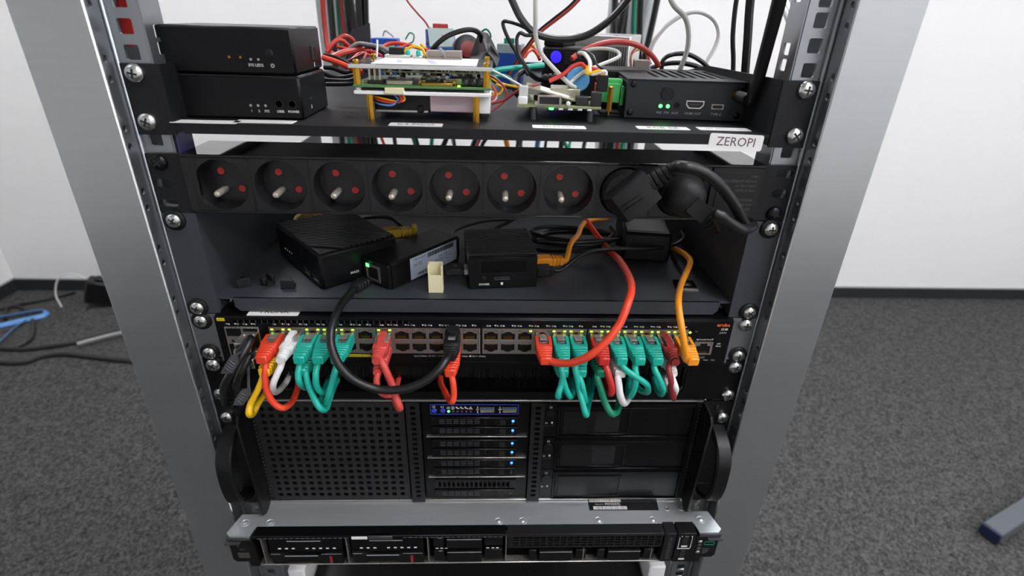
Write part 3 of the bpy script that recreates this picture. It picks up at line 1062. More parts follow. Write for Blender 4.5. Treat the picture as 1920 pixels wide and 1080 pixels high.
for x in (194.4, 209.6):
    B().lathe([(2.9, 0), (2.6, .5), (1.7, .5), (1.2, .1)], (x, -11.8, ZT), (0, 0, 1), 18).build('rivet', 'silver', hp)
scr = B()
for x, y in ((-190, -11), (-150, -11), (-108, -11), (-40, -13), (72, -12.4)):
    scr.box(x, x + 4.5, y, y + .5, ZT, ZT + .05)
scr.build('crease', 'silver', hp)
st = B().prism([(113.4, -13.4), (185.5, -14), (187, 2), (113.8, 2)], 'z', ZT, ZT + .2).build('service_sticker', 'label_black', hp)
text('Password:', 1.6, (125, -5.9, ZT + .35), st, 'white_ink', (1, 0, 0), (0, 1, 0))
text('PN765ZZL', 2.6, (139, -5.9, ZT + .35), st, 'white_ink', (1, 0, 0), (0, 1, 0), bold=.05)
bc = B()
random.seed(5)
for y0, y1, xa, xb in ((-12.6, -8.4, 118, 153), (-3.2, .5, 115, 148)):
    x = xa
    while x < xb:
        w_ = random.choice((.35, .5, .8))
        bc.box(x, x + w_, y0, y1, ZT + .2, ZT + .27)
        x += w_ + random.choice((.2, .3, .45))
bc.build('barcode', 'label', st)
# dark bezel along the top edge
BZ = -42.
b = B()
b.box(-216, 27, BZ, -30, ZT - 3.2, ZT + .4, bev=.5)
b.build('bezel_bar', 'black_panel', hp)
b = B()
b.box(28, 184, BZ, -30, ZT - 4, ZT + .4, bev=.6)
b.build('bezel_bar', 'plastic_soft', hp)
B().box(-218, 218, BZ + 9, BZ + 11, -397, ZT - 3).build('bay_back', 'void', hp)
nt_ = B()
for i in range(46):
    x = -212 + i * 5.15
    if not -128 < x < -78:
        nt_.box(x, x + 3.8, BZ - .4, BZ + .6, ZT - 3., ZT - 1.8, bev=.3)
nt_.build('vent_notch', 'plastic_grey', hp)
B().box(-106, -83, BZ - 1, BZ + 3, ZT - 4, ZT + .4, bev=.6).build('latch', 'plastic_grey', hp)
B().box(-122, -107, BZ - .9, BZ, ZT - 3.2, ZT - .4).build('pull_tag', 'label', hp)
# two hot-swap carriers
for x0, x1 in ((-203, -133), (-124, -54)):
    b = B()
    b.box(x0, x1, BZ + 1.5, BZ + 8, -381, ZT - 4, bev=.5)
    cr = b.build('drive_carrier', 'black_panel', hp)
    lg = B()
    for i in range(9):
        if i != 3:
            lg.box(x0 + 8 + i * 6.6, x0 + 10.8 + i * 6.6, BZ + 1.1, BZ + 1.6, -375, -373.8)
    lg.build('vent_gap', 'led_white', cr)
    lv = B()
    lv.prism([(x0, -379), (x0 + 11, -379), (x0 + 16, -382.5), (x0 + 46, -382.5), (x0 + 50, -379.5), (x1, -379.5), (x1, -393.5), (x0 + 48, -393.5), (x0 + 43, -390.8), (x0 + 17, -390.8), (x0 + 12, -393.5), (x0 + 2, -393.5)], 'y', BZ - 1, BZ + 6)
    lo = lv.build('lever', 'plastic', cr)
    B().box(x0 + 14, x0 + 46, BZ - 1.3, BZ - .9, -382.6, -381.6).box(x0 + 1, x0 + 10, BZ - 1.2, BZ - .9, -379.6, -379).box(x0 + 50, x1 - 1, BZ - 1.2, BZ - .9, -380, -379.5).build('edge_highlight', 'grey_ink', lo)  # lever edge highlights painted as grey lines
    B().box(x0 + 57, x0 + 59.6, BZ - 1.2, BZ - .9, -392.5, -383).build('hot_plug_mark', 'cable_dark_red', lo)
    B().box(x0 + 18, x0 + 50, BZ + 1, BZ + 1.6, -364.4, -363.6).build('edge_highlight', 'grey_ink', cr)  # painted highlight across the carrier
for x in (-210, -129, -50, 27):
    B().box(x, x + 1, BZ + 1, BZ + 9, -396, ZT - 4).build('divider', 'silver', hp)
# blanks
for x0, x1, z0, z1 in ((-6, 10, 0, 0),):
    pass
for z0, z1 in ((-373.6, -360.6), (-394, -379)):
    b = B()
    b.box(-31, 3.5, BZ - .8, BZ + 6, z0, z1, bev=.5)
    b.box(-44, -34, BZ + 1, BZ + 6, z0, z1, bev=.5)
    b.box(6, 24, BZ + 2, BZ + 6, z0, z1, bev=.5)
    bk = b.build('bay_blank', 'plastic', hp)
    B().box(-30.5, 3, BZ - 1, BZ - .7, z1 - .8, z1 - .2).box(-39, -36, BZ + .8, BZ + 1.1, z1 - .8, z1).build('edge_highlight', 'grey_ink', bk)  # grey lines painted for the highlight on the blanks' upper edges
lt = B()
for x in (-42, -37.5, -33, 8, 13, 17.5):
    lt.box(x, x + 2.8, BZ + .6, BZ + 1, -375.6, -374.8)
lt.build('vent_gap', 'led_white', hp)
# honeycomb-like grille over the right half
b = B()
holes = []
for i in range(22):
    for j in range(4):
        holes.append((34 + i * 6.75, 39.6 + i * 6.75, -363.2 - j * 3.6, -360.6 - j * 3.6, .5))
b.plate((29, 183), (-376, ZT - 4), holes, lambda u, v_, w_: (u, BZ + 1 + w_, v_), 2)
b.build('grille', 'plastic_soft', hp)
for x0 in (56, 125):
    b = B()
    b.box(x0 + 5, x0 + 38, BZ - .8, BZ + 6, -394, -380, bev=.5)
    b.box(x0 - 5, x0 + 2, BZ + 1, BZ + 6, -394, -380, bev=.5)
    b.box(x0 + 42, x0 + 52, BZ + 1, BZ + 6, -394, -380, bev=.5)
    bk = b.build('bay_blank', 'plastic', hp)
    B().box(x0 + 5.5, x0 + 37.5, BZ - 1, BZ - .7, -380.8, -380.2).build('edge_highlight', 'grey_ink', bk)  # painted edge highlight, as on the other blanks
    B().box(x0 + 49, x0 + 50, BZ + .8, BZ + 6, -395, -379).build('divider', 'silver', hp)
# right-hand port column
b = B()
b.box(184.5, 196, BZ - .5, -28, -397, ZT + .4, bev=.6)
pc = b.build('vent_column', 'plastic_soft', hp)
d = B()
for i in range(11):
    d.box(189, 192.5, BZ - .9, BZ - .4, -362.6 - 2.9 * i, -361.6 - 2.9 * i)
d.build('vent_dash', 'plastic_grey', pc)
b = B()
b.box(197, 216, BZ - .5, -28, -397.5, ZT + .4, bev=.6)
pc = b.build('port_column', 'plastic', hp)
d = B()
for x, z, w_, h_ in ((201, -359.8, 1.2, .5), (211, -359.8, 1.2, .5), (199.4, -377.4, 12.6, .5)):
    d.box(x, x + w_, BZ - .9, BZ - .4, z, z + h_)
for i in range(9):
    d.box(199.4, 199.9, BZ - .9, BZ - .4, -362 - i * 1.75, -361 - i * 1.75)
    d.box(212, 212.5, BZ - .9, BZ - .4, -362 - i * 1.75, -361 - i * 1.75)
d.box(202.8, 208.8, BZ - 1, BZ - .4, -374.4, -372.8).box(202.8, 208.8, BZ - 1, BZ - .4, -393.4, -391.6)
d.build('port_mark', 'white_ink', pc)
text('iLO', 1.6, (206.4, BZ - .7, -359.6), pc)
text('SS\u21c4', 1.5, (206, BZ - .7, -380.8), pc, 'grey_ink')
B().box(203.2, 208.4, BZ - .8, BZ - .4, -372.6, -362.5).box(203.2, 208.4, BZ - .8, BZ - .4, -391.4, -383).build('usb_port', 'recess', pc)
# ears
for s in (-1, 1):
    b = B()
    b.box(s * 219, s * 241.5, BZ, -30, ZT - 5.5, ZT - 1.2, bev=.5, mi=1)
    b.prism([(s * 217, ZT - 5), (s * 240, ZT - 5), (s * 240, -388), (s * 237, -391.5), (s * 226, -391.5), (s * 224, -398.5), (s * 216, -398.5)], 'y', BZ + .5, -32)
    er = b.build('ear', ['plastic', 'plastic_grey'], hp)
    B().prism([(s * 228, -362.6), (s * 242.5, -362.6), (s * 242.5, -364), (s * 229, -364)], 'y', BZ - 2.5, BZ + 2).build('latch_tab', 'plastic_grey', er)
    if s > 0:
        bx_ = B()
        for x0, x1, z0, z1 in ((226, 236.5, -369.2, -368.4), (226, 236.5, -373.4, -372.6), (226, 226.8, -373.4, -368.4), (235.7, 236.5, -373.4, -368.4)):
            bx_.box(x0, x1, BZ + .1, BZ + .6, z0, z1)
        bx_.build('badge', 'green_ink', er)
        for i, s_ in enumerate(('ProLiant', 'DL320', 'Gen11')):
            text(s_, 1.5, (226, BZ + .3, -379 - 3 * i), er, 'grey_ink', align='LEFT')
        for z, m_ in ((-368.4, 'silver'), (-373.6, 'plastic_grey'), (-378.6, 'plastic_grey'), (-383.6, 'silver')):
            B().box(219.6, 223.6, BZ - .3, BZ + .6, z - 1.6, z + 1.6, bev=.4).build('button', m_, er)
    else:
        text('ILOSN', 1.2, (-229, BZ + .3, -374), er, 'grey_ink')
        text('\u21bb', 2.2, (-232, BZ + .3, -369.6), er, 'grey_ink')
        dm = B()
        random.seed(9)
        for i in range(7):
            dm.box(-234 + i * 1.6, -233.2 + i * 1.6, BZ + .2, BZ + .5, -386, -378.5)
        dm.build('barcode', 'dim_ink', er)
# rail brackets that carry the server, seen at both ends
for s in (-1, 1):
    b = B()
    b.box(s * 221, s * 243, 0, 1, -400, -357)
    b.box(s * 219.3, s * 221, 0, 640, -396, -362)
    rb = b.build('rail_bracket', 'zinc_rail', hp)
    for z in (-363, -371):
        B().lathe([(3.2, 0), (3, 1.5), (1, 2)], (s * 231, 0, z + 4), (0, -1, 0), 14).build('rivet', 'silver', rb)

# ================================================================== what stands below
lo = thing('rack_case', 'matt black case in the bottom bay under the slim server', 'case', (0, 0, -640))
B().box(-196, 196, 10, 420, -640, -505, bev=2).build('shell', 'plastic_soft', lo)
B().box(-190, 190, 6, 10, -632, -515, bev=2).build('front_panel', 'plastic', lo)
bs = thing('bottom_shelf', 'white sheet base with side panels holding the black case in the bottom bay', 'shelf', (0, 0, -650))
B().box(-217, 217, -6, 520, -650, -640).build('base_plate', 'white_plastic', bs)
for s in (-1, 1):
    b = B()
    b.box(s * 198, s * 217, 4, 420, -640, -470, bev=2)
    b.build('side_panel', 'white_plastic', bs)
# ================================================================== patch cables
def boot_mesh(style, m):
    """Snagless strain relief, running from y = -14 towards -45 in front of the jack (jack centre at the origin)."""
    b = B()
    if style == 'wing':
        for s in (-1, 1):
            b.prism([(-13, -4.2), (-13, 3.2), (-16, 4.9), (-29, 4.6), (-29, -4.2)], 'x', s * 4., s * 6.6)
        b.box(-6.5, 6.5, -13.5, -29, -4.8, -2.2, bev=.5)
        b.box(-6.4, 6.4, -27, -32, -4.6, 4.4, bev=.7)
        n, y, a, h = 4, -31.5, 6.2, 4.4
        for i in range(n):
            b.box(-a, a, y - 2.3, y, -h, h, bev=.6)
            b.box(-a + .9, a - .9, y - 3.4, y, -h + .8, h - .8)
            y -= 3.2
            a -= .38
            h -= .16
        b.box(-a + .2, a - .2, y - 3., y + .4, -h + .1, h - .1, bev=1)
    else:
        b.box(-6.2, 6.2, -13.5, -30, -4.6, 2.4, bev=.8)
        b.prism([(-10.5, 4.4), (-12, 6.2), (-24, 6.2), (-31, 3.6), (-31, 1.5), (-13, 2.2)], 'x', -2.6, 2.6)
        b.box(-5.8, 5.8, -28, -33, -4.4, 3.6, bev=1)
        y, a = -32.5, 5.2
        for i in range(4):
            b.lathe([(a - .7, -.6), (a, .2), (a, 1.5), (a - .7, 2)], (0, y, -.4), (0, -1, 0), 14)
            b.lathe([(a - 1.1, -1), (a - 1.1, 3.6)], (0, y, -.4), (0, -1, 0), 12)
            y -= 3.1
            a -= .35
        b.lathe([(a - .3, -1), (a - .4, 2)], (0, y, -.4), (0, -1, 0), 12)
    return b.mesh('boot', [m])


pl = B()
pl.box(-5.75, 5.75, -16, 0, -3.9, 3.3, bev=.4, mi=0)
pl.prism([(0, 3.3), (-3, 3.3), (-15, 6.2), (-15.6, 5.2), (-2, 2.6)], 'x', -3, 3, mi=0)
for i in range(8):
    pl.box(-3.8 + i, -3.4 + i, -8, -1, 3.0, 3.45, mi=1)
PLUG = pl.mesh('plug', ['clear_plug', 'gold'])
BOOTS = {}
NET_G = 'patch cables plugged into the switch'


def patch(col, row, colour, pp, label, style='wing', r=2.6, bootm=None, ys=None, cat='network cable', tail=None):
    m = 'cable_' + colour
    x, z = PORT_X[col], (-148.6 if row == 0 else -160.6)
    t = thing('patch_cable', label, cat, (x, FY, z), 0, NET_G)
    flip = None if row == 0 else (0, math.pi, 0)
    inst(PLUG, 'plug', t, (x, FY, z), flip)
    key = (style, bootm or m)
    if key not in BOOTS:
        BOOTS[key] = boot_mesh(*key)
    inst(BOOTS[key], 'boot', t, (x, FY + 8, z), flip)
    n = len(pp)
    pts = [Vector((x, -34, z)), Vector((x, -38.5, z - .2))]
    for i, p in enumerate(pp):
        if len(p) == 3:
            y = p[2]
        else:
            u = i / max(1, n - 1)
            y = -46 - 5 * math.sin(math.pi * min(1, u * 1.4)) if u < .62 else -46 + (u - .62) / .38 * 42
        pts.append(PY(p[0], p[1], y))
    if pts[-1].y > -6 and pts[-1].z < -150:
        pts.append(pts[-1] + Vector((0, 13, 1)))
    if tail:
        pts += [Vector(q) for q in tail]
    B().tube(spline(pts, 6), r, 10).build('cord', m, t)
    return t


patch(0, 0, 'orange_red', [(498, 690), (497, 712), (503, 740), (516, 758), (532, 765), (548, 753), (558, 728), (561, 708, -2)], 'bright red patch cable in the first upper port, looping low', bootm='cable_orange_red')
patch(0, 1, 'yellow', [(496, 700), (484, 730), (470, 757), (467, 776, -54), (474, 776, -40), (484, 757, -32), (497, 738, -18), (506, 722, -2)], 'yellow patch cable hanging in a tight fold beside the red one')
patch(1, 0, 'white', [(526, 688), (519, 703), (512, 722), (514, 735, -40), (523, 732, -26), (532, 722, -8), (538, 714, -2)], 'white patch cable with smooth boot between red and turquoise', style='smooth')
patch(2, 0, 'teal', [(562, 688), (559, 702), (562, 718), (572, 727, -36), (584, 722, -14), (590, 714, -2)], 'turquoise patch cable beside the white one, in the upper port row')
patch(2, 1, 'teal', [(573, 698), (577, 718), (588, 745), (600, 765, -54), (611, 767, -46), (617, 750, -34), (624, 730, -16), (630, 716, -2)], 'turquoise patch cable from the lower row with the lowest hanging loop on the left')
patch(3, 0, 'teal', [(594, 690), (592, 705), (594, 724), (604, 736, -46), (619, 731, -28), (630, 718, -2)], 'turquoise patch cable with short loop in the middle of the left cluster')
patch(4, 0, 'teal', [(630, 690), (626, 704), (621, 724), (615, 745, -52), (606, 762, -40), (604, 745, -26), (612, 722, -3)], 'turquoise patch cable just under the black loop on the left')
patch(6, 0, 'coral', [(717, 680), (726, 700), (735, 722), (744, 748, -58), (750, 765, -58), (745, 762, -42), (738, 740, -24), (734, 718, -2)], 'salmon red patch cable with smooth boot, ending in a low fold', style='smooth', r=2.9)
patch(6, 1, 'coral', [(709, 700), (706, 712), (708, 727), (717, 738, -44), (732, 741, -34), (742, 728, -14), (746, 716, -2)], 'salmon red patch cable from the lower row behind its twin', style='smooth')
patch(10, 1, 'orange_red', [(847, 705), (850, 722), (851, 742), (848, 753, -52), (841, 748, -44), (833, 732, -24), (826, 716, -4)], 'short scarlet patch cable below the black plug')
patch(16, 0, 'teal', [(1052, 690), (1055, 705), (1052, 722), (1046, 742, -54), (1049, 742, -40), (1054, 726, -22), (1056, 714, -2)], 'turquoise patch cable next to the big red arc, hanging straight')
patch(16, 1, 'teal', [(1054, 702), (1057, 716), (1062, 732), (1070, 744, -48), (1074, 734, -28), (1071, 716, -2)], 'turquoise patch cable of the lower row curling right behind the first')
patch(17, 0, 'teal', [(1079, 690), (1082, 708), (1086, 732), (1093, 758, -56), (1099, 778, -58), (1102, 764, -40), (1108, 738, -22), (1113, 716, -2)], 'turquoise patch cable hanging lowest over the server on the right')
patch(17, 1, 'teal', [(1085, 703), (1090, 718), (1094, 736), (1098, 752, -44), (1102, 736, -24), (1104, 716, -2)], 'turquoise patch cable crossing behind the lowest hanging one')
patch(18, 1, 'green', [(1120, 706), (1126, 728), (1134, 754), (1146, 775, -54), (1158, 770, -40), (1161, 748, -24), (1158, 722, -2)], 'dark green patch cable in a wide U over the drive bay', r=2.9)
patch(18, 0, 'red', [(1137, 690), (1142, 706), (1147, 728), (1145, 738, -48), (1138, 728, -28), (1134, 714, -2)], 'red patch cable above the dark green one', r=2.8)
patch(19, 1, 'white', [(1158, 704), (1160, 722), (1163, 742), (1170, 756, -46), (1178, 745, -28), (1181, 718, -2)], 'white patch cable in a thick U beside the dark green one', r=3.0)
patch(19, 0, 'teal', [(1166, 685), (1178, 697), (1196, 709), (1213, 722), (1214, 735, -40), (1200, 731, -26), (1190, 716, -2)], 'turquoise patch cable swinging out to the right under its neighbours')
patch(20, 0, 'teal', [(1191, 690), (1193, 706), (1190, 726), (1182, 743, -46), (1177, 730, -24), (1179, 714, -2)], 'turquoise patch cable that turns back left behind the white U')
patch(21, 0, 'teal', [(1227, 690), (1234, 706), (1243, 728), (1240, 739, -42), (1231, 730, -24), (1227, 714, -2)], 'turquoise patch cable left of the dark red one')
patch(22, 0, 'dark_red', [(1254, 690), (1257, 706), (1260, 726), (1263, 746, -50), (1259, 740, -34), (1253, 718, -2)], 'dark red patch cable with smooth boot in the last port group', style='smooth', r=2.5)
patch(22, 1, 'white', [(1258, 702), (1263, 716), (1267, 730), (1262, 740, -34), (1254, 730, -16), (1250, 716, -2)], 'white patch cable partly hidden behind the dark red one', style='smooth')
# the three that run up to the tray
patch(15, 0, 'orange_red', [(1033, 677, -46), (1055, 681, -52), (1078, 679, -58), (1105, 667, -62), (1135, 642, -60), (1161, 608, -54), (1176, 572, -46), (1184, 543, -30), (1179, 518, -2), (1163, 490, 40), (1147, 474, 78), (1122, 445, 110), (1098, 412, 130)],
      'thick scarlet cable arcing from the switch up to the grey tray', r=3.1)
patch(23, 0, 'orange', [(1286, 674, -43), (1285, 662, -49), (1282, 640, -50), (1277, 608, -46), (1272, 570, -34), (1275, 540, -8), (1285, 515, 20), (1294, 492, 46), (1288, 480, 62), (1273, 470, 85), (1255, 462, 120)],
      'orange cable rising from the last port into the grey tray', r=2.7, ys=1)


# black cable between the power-over-ethernet splitter and the switch (its splitter end is set further down)
BLACK_LOOP = [(657, 551, 4), (642, 568, -12), (630, 590, -28), (622, 615, -40), (620, 640, -48), (626, 664, -54), (640, 690, -58), (667, 714, -60), (710, 730, -60), (760, 729, -60), (797, 714, -58), (824, 692, -54), (838, 672, -46)]
x, z = PORT_X[10], -148.6
POE_END = PY(700, 524, 42)
t = thing('patch_cable', 'thick black network cable looping from the splitter down to the switch', 'network cable', (x, FY, z), 0, NET_G)
inst(PLUG, 'plug', t, (x, FY, z))
b = B()
b.box(-6.6, 6.6, -29, -10, -5, 4.4, bev=1.4)
b.lathe([(6.4, 0), (6.6, 2), (5.6, 8), (5.2, 8)], (0, -9.5, 1.5), (0, -.2, 1), 18)
y, a = -28, 6.2
for i in range(4):
    b.box(-a, a, y - 2.2, y, -4.6 + i * .2, 4.2 - i * .3, bev=.7)
    b.box(-a + 1, a - 1, y - 3.6, y, -3.6, 3.2)
    y -= 3.3
    a -= .5
bo = b.build('boot', 'plastic_soft', t, local=True)
bo.location = (0, 8 * S, 0)
B().box(-2.6, 2.6, -19, -13, 4.2, 5.2, bev=.4).build('latch_window', 'recess', bo, local=True)
pts = [PY(*p) for p in BLACK_LOOP] + [Vector((x, -36, z - .6)), Vector((x, -30, z))]
end = PY(663, 543, 12)
B().tube(spline([PY(672, 537, 22), end] + pts, 6), 3.3, 12).build('cord', 'cable_black', t)
b2 = B()
ax0, ax1 = PY(703, 520, 44), PY(660, 545, 8)
d = (ax1 - ax0).normalized()
L = (ax1 - ax0).length
sd = d.cross(Vector((0, 0, 1))).normalized()
up = sd.cross(d)
Mx = Matrix((tuple(sd) + (0,), tuple(-d) + (0,), tuple(up) + (0,), (0, 0, 0, 1))).transposed()
Mx.translation = ax0
b2.box(-5.6, 5.6, -12, 3, -3.8, 3.6, bev=.4, M=Mx)
b2.box(-6, 6, -L * .55, -10, -4.4, 4.2, bev=1, M=Mx)
y, a = -L * .5, 6.2
for i in range(4):
    b2.box(-a, a, y - 2.4, y, -5 + i * .25, 5 - i * .25, bev=.7, M=Mx)
    b2.box(-a + 1.3, a - 1.3, y - 4.4, y, -3.6, 3.6, M=Mx)
    y -= 4.
    a -= .4
b2.build('boot', 'plastic_soft', t)

# ------------------------------------------------ direct-attach cables in the SFP cages
for k, (z, pp, tabp, lab) in enumerate((
        (-150.5, [(470, 634, -34), (461, 654, -44), (447, 676, -50), (432, 700, -52), (419, 728, -46), (422, 757, -22)], [(444, 664), (447, 682), (436, 700), (413, 701), (418, 690), (430, 670)], 'black direct-attach cable with grey pull tab, upper one at the switch edge'),
        (-166.5, [(468, 668, -34), (458, 686, -40), (449, 704, -42), (444, 724, -38), (447, 748, -18)], [(468, 728), (470, 740), (456, 760), (437, 760), (440, 750), (452, 732)], 'black direct-attach cable with grey pull tab, lower one beside the yellow cord'))):
    t = thing('direct_attach_cable', lab, 'network cable', (-190.6, FY, z), 0, 'direct-attach cables')
    b = B()
    b.box(-197, -184.4, -28, FY, z - 4.4, z + 4.6, bev=.5)
    for x in (-194.4, -187):
        b.lathe([(1.4, 0), (1.4, .5), (.6, .7)], (x, -14, z + 4.6), (0, 0, 1), 12)
    b.build('connector', 'silver', t)
    B().box(-184.6, -184.2, -27, FY, z - 4, z + 4).build('side_plate', 'gold', t)
    b = B()
    pts = [Vector((-191, -26, z - .5)), Vector((-192, -31, z - 1))] + track(pp)
    q = spline(pts, 7)
    b.tube(q, 3.0, 12)
    for i in range(3):
        j = 2 + i * 2
        dd = (q[j + 1] - q[j - 1]).normalized()
        b.lathe([(4.9 - .3 * i, -1), (5.1 - .3 * i, 0), (4.9 - .3 * i, 1)], q[j], dd, 14)
    b.build('cord', 'cable_black', t)
    g = B()
    yy = -56 if k == 0 else -52
    tp = [PY(a, c, yy) for a, c in tabp]
    n = len(tp)
    g.add([p for p in tp] + [p + Vector((0, 1.6, 0)) for p in tp], [list(range(n)), list(range(n, 2 * n))] + [[i, (i + 1) % n, n + (i + 1) % n, n + i] for i in range(n)])
    strap = [PY(tabp[0][0] - 2, tabp[0][1] + 2, yy + 1), PY(466, 652 + k * 34, -34), Vector((-191, -22, z - 4.8))]
    g.tube(spline(strap, 5), 2.2, 8, flat=.4)
    for i in range(4):
        u0, u1 = tp[5].lerp(tp[4], .15 + i * .22), tp[1].lerp(tp[2], .15 + i * .22)
        g.tube([u0.lerp(u1, .15) + Vector((0, -.4, 0)), u0.lerp(u1, .5) + Vector((0, -.4, -1.4)), u0.lerp(u1, .85) + Vector((0, -.4, 0))], .55, 6)
    g.build('pull_tab', 'cable_charcoal', t)

# ================================================================== mains plugs
def mains(label, x, ang, body_pts, cord_pp, style):
    """A moulded earthed plug sitting in a socket well, with its cord."""
    t = thing('power_plug', label, 'power plug', (x, -6, -22.5), 0, 'mains plugs in the power strip')
    c, s_ = math.cos(math.radians(ang)), math.sin(math.radians(ang))
    R = Matrix(((c, 0, -s_, 0), (0, 1, 0, 0), (s_, 0, c, 0), (0, 0, 0, 1)))
    M_ = Matrix.Translation(Vector((x, 0, -22.5))) @ R
    b = B()
    b.lathe([(16.8, 9), (17.4, 0), (17.6, -8), (16.6, -12)], (x, 0, -22.5), (0, 1, 0), 30)
    if style == 0:
        # angled body: slab leaning out along +local x
        b.prism([(-13, -10), (-15, -20), (-10, -29), (9, -31), (19, -27), (19, -14), (13, -9)], 'z', -11.5, 11.5, M=M_)
        b.box(-8, 8, -31.4, -27, -2.2, -1.2, M=M_)
        b.box(-8, 8, -31.4, -27, 1.2, 2.2, M=M_)
    else:
        b.lathe([(16.4, -11), (15, -19), (11, -25), (4, -27.5)], (x, 0, -22.5), (0, 1, 0), 30)
        b.prism([(0, -12), (2, -28), (16, -31), (22, -27), (22, -17), (14, -12)], 'z', -6.4, 6.4, M=M_)
    b.build('plug_body', 'plastic_soft', t)
    g = B()
    n0 = M_ @ Vector((18, -21 if style == 0 else -22, 0))
    dx = (M_.to_3x3() @ Vector((1, -.12, 0))).normalized()
    p = n0.copy()
    a = 7.2 if style == 0 else 7.6
    for i in range(5):
        g.lathe([(a - 1, -.5), (a, .4), (a, 2.4), (a - 1, 3.2)], p, dx, 16)
        p = p + dx * 4
        a -= .45
    g.lathe([(5.2, -20), (4.3, 2)], p, dx, 14)
    g.build('strain_relief', 'plastic_soft', t)
    pts = [p - dx * 8, p] + track(cord_pp)
    B().tube(spline(pts, 7), 4.0, 14).build('cord', 'cable_black', t)


mains('angled black mains plug in the eighth socket, cord arching over its neighbour', SOCK_X[7], 40, None, [(1275, 312, -46), (1312, 320, -48), (1348, 346, -46), (1376, 382, -40), (1392, 412, -26), (1402, 428, -8), (1410, 424, 30), (1400, 414, 60)], 0)
mains('round black mains plug in the ninth socket, cord dropping to the side', SOCK_X[8], -36, None, [(1345, 402, -48), (1368, 418, -46), (1388, 429, -38), (1403, 429, -24), (1412, 423, 0), (1412, 416, 40)], 1)
# ================================================================== on the grey tray
Z2 = -119.
# --- finned router box
p0 = PZ(607, 546, Z2)
rt = thing('router_box', 'black finned aluminium router box standing skewed on the grey tray', 'router', (p0.x, p0.y, Z2), 40)
W_, D_, H_ = 74., 96., 33.
b = B()
b.box(0, W_, 0, D_, .5, H_, bev=2.2)
body = b.build('case', 'alu_black', rt, local=True)
f = B()
# diagonal cooling ribs clipped to the lid
dx, dy = W_, -D_ * .86
ln = math.hypot(dx, dy)
dx, dy = dx / ln, dy / ln
nx, ny = -dy, dx
lo_, hi_ = (2., 2.), (W_ - 2., D_ - 2.)
k = -40.
while k < 140:
    ox, oy = nx * k, ny * k
    t0, t1 = -400., 400.
    for o_, d_, l_, h_ in ((ox, dx, lo_[0], hi_[0]), (oy, dy, lo_[1], hi_[1])):
        a, c = (l_ - o_) / d_, (h_ - o_) / d_
        t0, t1 = max(t0, min(a, c)), min(t1, max(a, c))
    if t1 - t0 > 4 and k > 18:
        f.tube([(ox + dx * t0, oy + dy * t0, H_ + .3), (ox + dx * t1, oy + dy * t1, H_ + .3)], 1.25, 4)
    k += 3.7
f.build('cooling_fin', 'fin_alu', body, local=True)
text('MASK', 2.4, (30, -.3, 9.5), rt, 'white_ink', (1, 0, 0), (0, 0, 1), local=True, bold=.05)
B().box(38, 66, -.5, 1, 15.5, 19, bev=.4).build('card_slot', 'recess', rt, local=True)
B().box(45, 47.6, -.25, .2, 8.4, 12).build('card_mark', 'grey_ink', rt, local=True)
for y0 in (6, 24):
    u = B()
    u.plate((y0, y0 + 13.5), (3, 9.6), [(y0 + .7, y0 + 12.8, 3.7, 8.9, .2)], lambda p, q, w_: (-.6 + w_, p, q), .7)
    uo = u.build('usb_port', 'gunmetal', rt, local=True)
    B().box(-.2, .2, y0 + .8, y0 + 12.6, 3.8, 8.8).build('pocket', 'recess', uo, local=True)
    B().box(-.4, -.1, y0 + 2, y0 + 11, 5.4, 6.8).build('tongue', 'silver', uo, local=True)
lt = B()
for i in range(4):
    lt.lathe([(.8, 0), (.8, .4)], (0, 78 - i * 5, 14), (-1, 0, 0), 10)
lt.build('status_light', 'led_white', rt, local=True)
text('SYS WAN 1 2', 1.6, (-.3, 68, 9.5), rt, 'grey_ink', (0, -1, 0), (0, 0, 1), local=True)

# --- power-over-ethernet splitter
q0, q1 = PZ(733, 546, Z2), PZ(693, 512, Z2)
poe = thing('poe_splitter', 'slim black power splitter with silver rating label on the grey tray', 'adapter', (q0.x, q0.y, Z2), 52)
b = B()
b.prism([(0, 1), (0, 22), (2, 24), (34, 24), (36, 22), (36, 1), (34, 0), (2, 0)], 'x', 3, 88)
b.prism([(1.5, 2), (1.5, 21), (3, 22.6), (33, 22.6), (34.5, 21), (34.5, 2), (33, 1), (3, 1)], 'x', 0, 3)
b.prism([(1.5, 2), (1.5, 21), (3, 22.6), (33, 22.6), (34.5, 21), (34.5, 2), (33, 1), (3, 1)], 'x', 88, 91)
b.build('case', 'plastic', poe, local=True)
lb = B().prism([(24, 1.6), (85, 1.6), (85, 22), (24, 22)], 'y', -.25, .1).build('rating_label', 'label_silver', poe, local=True)
text('PoE Splitter', 3.0, (42, -.4, 4.6), lb, 'black_ink', (-1, 0, 0), (0, 0, -1), local=True, bold=.1)
for i, s_ in enumerate(('Input: 48V 0.35A', 'Output: 12V 1.25A', 'Data rate 10/100/1000M', 'S/N 2110456')):
    text(s_, 1.7, (66, -.4, 4.2 + 2.9 * i), lb, 'black_ink', (-1, 0, 0), (0, 0, -1), local=True)
text('CE FC', 3.0, (33, -.4, 14.5), lb, 'black_ink', (-1, 0, 0), (0, 0, -1), local=True)
text('MADE IN CHINA', 1.5, (36, -.4, 19.5), lb, 'black_ink', (-1, 0, 0), (0, 0, -1), local=True)
bc = B()
random.seed(11)
x = 46
while x < 80:
    w_ = random.choice((.4, .7, 1.0))
    bc.box(x, x + w_, -.36, -.2, 16.5, 20.8)
    x += w_ + random.choice((.3, .5))
bc.build('barcode', 'black_ink', lb, local=True)
j = B()
j.plate((12, 29), (4, 19), [(14, 27, 6, 17, .3)], lambda p, q, w_: (-1 + w_, p, q), 1.2)
jo = j.build('jack', 'port_metal', poe, local=True)
B().box(-.3, .2, 14, 27, 6, 17).build('pocket', 'port_inside', jo, local=True)
